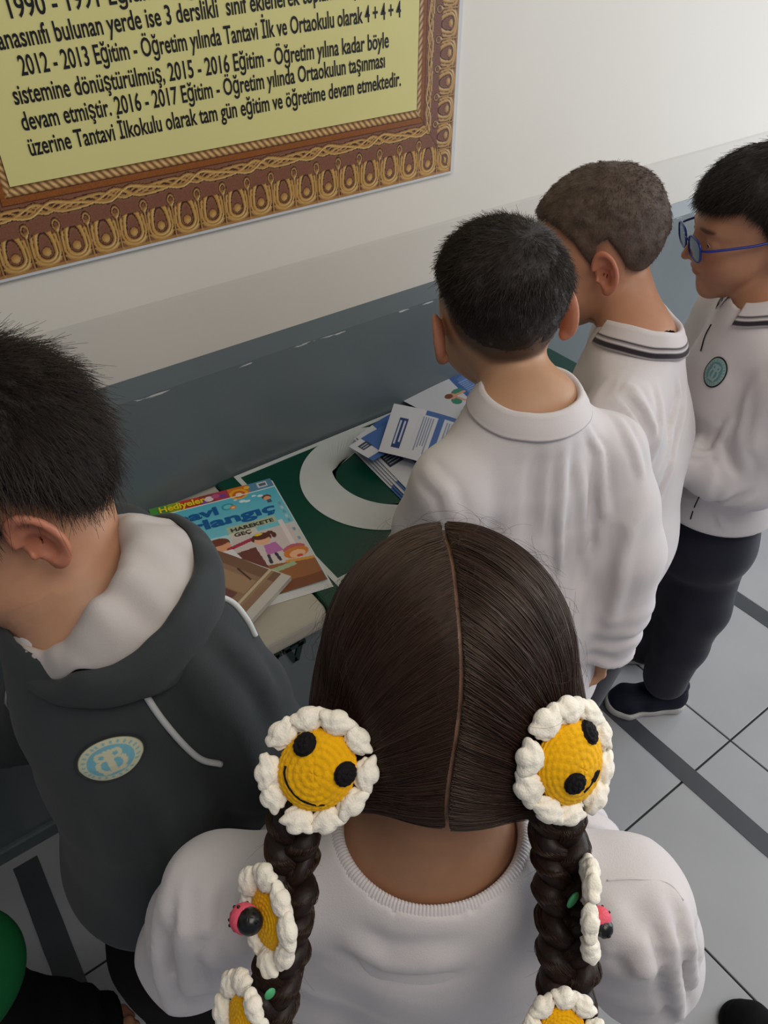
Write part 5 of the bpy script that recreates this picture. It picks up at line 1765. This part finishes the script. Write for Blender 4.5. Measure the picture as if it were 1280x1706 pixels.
def braid(path, width, seed, pitch=.056, n=150):
    p = spline(path, n); T = np.gradient(p, axis=0); Ls = np.linalg.norm(T, axis=1); arc = np.cumsum(Ls) - Ls[0]; T /= Ls[:, None]
    view = np.array(FW); sd = np.cross(T, view); sd /= np.linalg.norm(sd, axis=1)[:, None]; fr = np.cross(sd, T)
    rg = np.random.default_rng(seed)
    tap = np.clip(1.0 - .0 * arc / arc[-1], .5, 1)
    for i in range(3):
        th = 2 * math.pi * (arc / pitch + i / 3)
        c = p + sd * (np.sin(th) * width * .30)[:, None] + fr * (np.sin(2 * th) * width * .17)[:, None]
        rad = width * .27 * (1 + .14 * np.sin(th * 1.7 + seed) + .10 * np.sin(arc * 310 + i * 2))
        V, Fc = tube_mesh(c, rad, n=12, flat=.8, side=sd[0]); mesh('braid_strand', V, Fc, M['cap_girl'], G)
        K = 60; idx = np.linspace(0, n - 1, K).astype(int); Nn = 500
        a = rg.uniform(0, 2 * math.pi, Nn); rr = rg.uniform(.88, 1.10, Nn)
        tw = arc[idx] / pitch * 1.4
        A = a[:, None] + tw[None]
        X = c[idx][None] + (sd[idx][None] * np.cos(A)[..., None] + fr[idx][None] * np.sin(A)[..., None] * .85) * (rad[idx][None] * rr[:, None])[..., None]
        X = X + rg.normal(0, .0002, X.shape)
        hair_curves('braid_hairs', X, .00020, M['hair_girl'], G, 'stuff')
    # stray hairs
    Nn = 260; idx = rg.integers(3, n - 3, Nn)
    base = p[idx] + sd[idx] * rg.uniform(-.45, .45, (Nn, 1)) * width; dirs = rg.normal(0, 1, (Nn, 3)) + T[idx] * 1.5
    dirs /= np.linalg.norm(dirs, axis=1)[:, None]; L = rg.uniform(.006, .018, (Nn, 1)); cv_ = np.cross(dirs, rg.normal(0, 1, (Nn, 3)))
    X = np.stack([base + dirs * L * u + cv_ * L * .5 * u * u for u in np.linspace(0, 1, 6)], 1)
    hair_curves('loose_hairs', X, .00009, M['hair_girl'], G, 'stuff')


TL_ = H['W'](np.array([TIE[-1]]))[0]; TR_ = H['W'](np.array([TIE[1]]))[0]
braid([tuple(TL_), (0.111, 0.246, 1.066), (0.095, 0.235, 1.037), (0.082, 0.218, 1.014), (0.06, 0.198, 0.99), (0.038, 0.181, 0.962), (0.017, 0.164, 0.932)], .031, 1, n=240)
braid([tuple(TR_), (0.248, 0.145, 1.066), (0.242, 0.126, 1.037), (0.229, 0.107, 1.019), (0.212, 0.084, 0.995), (0.196, 0.063, 0.968), (0.181, 0.042, 0.938)], .034, 2, n=240)


# ------------------------------------------------------------------ crocheted daisies
def stitch_dome(r, hgt, ell_=1.0, NR=44, NA=144, rings=9):
    V, Fc = [], []
    for i in range(NR + 1):
        u = i / NR; rr = math.sin(u * math.pi / 2 * 1.12) if u * 1.12 < 1 else 1.0 - (u * 1.12 - 1) * .25
        rr = math.sin(min(u * 1.15, 1) * math.pi / 2); z = hgt * math.cos(min(u, 1) * math.pi / 2 * 1.08)
        for j in range(NA):
            a = 2 * math.pi * j / NA
            ringi = u * rings; cnt = max(6, int(6 * (int(ringi) + 1) * .8))
            st = abs(math.sin(ringi * math.pi)) ** .6 * (.55 + .45 * abs(math.cos(a * cnt / 2 + int(ringi) * 1.3 + .9 * math.sin(ringi * math.pi))))
            b = .0011 * st
            V.append(((rr * r + b * rr) * math.cos(a), (rr * r + b * rr) * math.sin(a) * ell_, z + b))
    for i in range(NR):
        for j in range(NA):
            j2 = (j + 1) % NA
            Fc.append((i * NA + j, i * NA + j2, (i + 1) * NA + j2, (i + 1) * NA + j))
    return np.array(V), Fc


def petal_shape(L, W_, T_, seed):
    """puffed crochet petal: a few fat yarn loops side by side, root at the origin, growing along +x"""
    rg = np.random.default_rng(seed); V, Fc = [], []
    n, m_ = 22, 30
    for i in range(n + 1):
        th = math.pi * i / n
        for j in range(m_):
            ph_ = 2 * math.pi * j / m_
            x, y, z = math.cos(th), math.sin(th) * math.cos(ph_), math.sin(th) * math.sin(ph_)
            ang = math.atan2(y, x + 1.15)
            gr = abs(math.cos(ang * 6.5)) ** .6
            k = 1 - .26 * (1 - gr) + .05 * math.sin(9 * x + 4 * y + seed)
            V.append((L * .5 + x * L * .5 * k, y * W_ * .5 * k * (1 + .25 * x), z * T_ * .5 * k))
    for i in range(n):
        for j in range(m_):
            j2 = (j + 1) % m_
            Fc.append((i * m_ + j, i * m_ + j2, (i + 1) * m_ + j2, (i + 1) * m_ + j))
    return np.array(V), Fc


def orient(V, c, R3): return np.asarray(V) @ np.asarray(R3).T + np.asarray(c)


def daisy(label, c, n_, upv, r_y, L, npet, seed, face=True, ell_=1.0, squash=1.0, curl=0.15, gap=None, eye_r=.0062, dome=.011, fold=0.0):
    c = np.array(c, float); n_ = nrm(n_); upv = np.array(upv, float); u = nrm(upv - n_ * upv.dot(n_)); rt = np.cross(u, n_)
    R3 = np.stack([rt, u, n_], 1)
    t = empty('daisy_hair_tie', tuple(c)); tag(t, label, 'hair tie', 'crocheted daisy hair ties')
    rg = np.random.default_rng(seed)

    def bend(V):
        V = np.asarray(V, float).copy()
        V[:, 2] -= fold * (V[:, 0] ** 2) / .03 + fold * .3 * V[:, 1] ** 2 / .03
        V[:, 0] *= squash
        return V
    V, Fc = stitch_dome(r_y, dome, ell_)
    mesh('yellow_centre', orient(bend(V), c, R3), Fc, M['yarn_y'], t)
    for k in range(npet):
        a = 2 * math.pi * (k + rg.uniform(-.12, .12)) / npet
        V, Fc = petal_shape(L * rg.uniform(.9, 1.1), 2 * math.pi * (r_y + L * .45) / npet * rg.uniform(1.12, 1.26), L * .80, seed * 10 + k)
        ca, sa = math.cos(a), math.sin(a); cz = curl + rg.uniform(-.2, .2)
        V = V.copy(); x = V[:, 0] * math.cos(cz) - V[:, 2] * math.sin(cz); z = V[:, 0] * math.sin(cz) + V[:, 2] * math.cos(cz)
        x = x + r_y * .93
        Vp = np.stack([x * ca - V[:, 1] * sa, (x * sa + V[:, 1] * ca) * ell_, z + .001], 1)
        mesh('petal', orient(bend(Vp), c, R3), Fc, M['yarn_w'], t)
    if face:
        for (ex_, ey_) in face['eyes']:
            V, Fc = stitch_dome(eye_r, .0038, 1.1, 12, 40, 3)
            rad = math.hypot(ex_, ey_) / r_y
            z = dome * math.cos(min(1, math.asin(min(1, rad)) / (math.pi / 2) / 1.15) * math.pi / 2 * 1.08)
            til = np.array((ex_, ey_, 0)) * .9 / r_y
            nn = nrm(np.array((til[0] * .8, til[1] * .8, 1.0))); xx = nrm(np.cross((0, 1, 0), nn)); yy = np.cross(nn, xx)
            V = V @ np.stack([xx, yy, nn], 1).T + np.array((ex_, ey_, z + .0003))
            mesh('eye', orient(bend(V), c, R3), Fc, M['yarn_k'], t)
        path = []
        for (mx_, my_) in spline([(q[0], q[1], 0) for q in face['mouth']], 26)[:, :2]:
            rad = math.hypot(mx_, my_) / r_y
            z = dome * math.cos(min(1, math.asin(min(1, rad)) / (math.pi / 2) / 1.15) * math.pi / 2 * 1.08)
            path.append((mx_, my_, z + .0012))
        V, Fc = tube_mesh(path, .0009, n=6)
        mesh('smile', orient(bend(V), c, R3), Fc, M['yarn_k'], t)
    return t, R3


def sphere(c, r, n=14, sc=(1, 1, 1), R3=None, bump=0):
    V, Fc = [], []
    for i in range(n + 1):
        for j in range(2 * n):
            a, b = math.pi * i / n, math.pi * j / n
            k = 1 + bump * math.sin(6 * a) * math.sin(9 * b)
            V.append((math.sin(a) * math.cos(b) * r * sc[0] * k, math.sin(a) * math.sin(b) * r * sc[1] * k, math.cos(a) * r * sc[2] * k))
    for i in range(n):
        for j in range(2 * n):
            j2 = (j + 1) % (2 * n)
            Fc.append((i * 2 * n + j, (i + 1) * 2 * n + j, (i + 1) * 2 * n + j2, i * 2 * n + j2))
    V = np.array(V)
    if R3 is not None: V = V @ np.asarray(R3).T
    return V + np.asarray(c), Fc


def ladybug(t, c, head_dir, s=1.0):
    """pink-red crocheted ladybird with a black head and dots"""
    c = np.array(c, float); hd = nrm(head_dir)
    V, Fc = sphere(c, .0088 * s, bump=.03); b = mesh('ladybird', V, Fc, M['yarn_r'], t)
    V, Fc = sphere(c + hd * .0065 * s, .0078 * s, bump=.02); mesh('head', V, Fc, M['bead'], b)
    rg = np.random.default_rng(int(abs(c[0]) * 1e5) % 991)
    for k in range(16):
        d = nrm(rg.normal(0, 1, 3))
        if d.dot(hd) > .2: continue
        V, Fc = sphere(c + d * .0088 * s, .0011 * s, n=5); mesh('dot', V, Fc, M['bead'], b)
    V, Fc = tube_mesh([c + hd * .012 * s, c + hd * .015 * s + np.array((0, 0, .003)), c + hd * .016 * s + np.array((.001, 0, .006))], .0005, n=5); mesh('feeler', V, Fc, M['bead'], b)
    return b


RXv, DNv, FWv = (np.array(q) for q in (RX, DN, FW))
k = .48 / 1280
daisy('large smiling crocheted daisy hair tie on the left bunch, facing the camera', (0.12, 0.232, 1.121), nrm(-FWv + RXv * -.10 + DNv * -.05), nrm(RXv * .62 - DNv * .78), .0230, .0162, 10, 3,
      face=dict(eyes=[(-.0150, .0093), (.0142, .0113)], mouth=[(-.0165, -.0084), (-.0135, -.0130), (-.0077, -.0165), (.0021, -.0180), (.0110, -.0155), (.0165, -.0112)]), ell_=1.08, dome=.013)
daisy('large crocheted daisy hair tie with a frown on the right bunch, folded and turned away', (0.247, 0.142, 1.124), nrm(-FWv + RXv * .55 + DNv * .12), nrm(-DNv * .8 - RXv * .35), .0238, .0168, 10, 4,
      face=dict(eyes=[(-.0079, -.0051), (.0150, .0150)], mouth=[(-.0020, -.0165), (.0035, -.0135), (.0085, -.0110), (.0130, -.0100), (.0070, -.0140), (.0105, -.0080), (.0050, -.0115)]), ell_=1.12, dome=.012, fold=.10)
t, R3 = daisy('small crocheted daisy with a pink ladybird on the left braid', (0.062, 0.208, 1.035), nrm(-FWv * .75 - RXv * .80 + DNv * .1), nrm(-DNv), .0150, .0150, 8, 5, face=False, ell_=1.25, dome=.005)
ladybug(t, (0.048, 0.212, 1.047), nrm(RXv * .55 - FWv * .6 - DNv * .1), 1.05)
t, R3 = daisy('small crocheted daisy with a ladybird seen edge on at the right braid', (0.227, 0.091, 1.039), nrm(RXv * .96 - FWv * .22), nrm(-DNv), .0130, .0150, 8, 6, face=False, ell_=1.3, dome=.004)
ladybug(t, (0.23, 0.082, 1.039), nrm(DNv * .75 - FWv * .5 + RXv * .2), .82)
V, Fc = sphere((0.225, 0.1, 1.038), .005, 8, (1, .4, 1.8)); mesh('leaf', V, Fc, M['leafg'], t)
t, R3 = daisy('small crocheted daisy at the bottom edge on the left braid', (0.024, 0.181, 0.991), nrm(-FWv * .7 - RXv * .75), nrm(-DNv), .0135, .0145, 8, 7, face=False, ell_=1.25, dome=.005)
V, Fc = sphere((0.044, 0.183, 0.996), .004, 8, (1, .4, 1.8)); mesh('leaf', V, Fc, M['leafg'], t)
daisy('small crocheted daisy at the bottom edge on the right braid, facing the camera', (0.181, 0.059, 0.996), nrm(-FWv), nrm(-DNv), .0130, .0140, 8, 8, face=False, dome=.006)
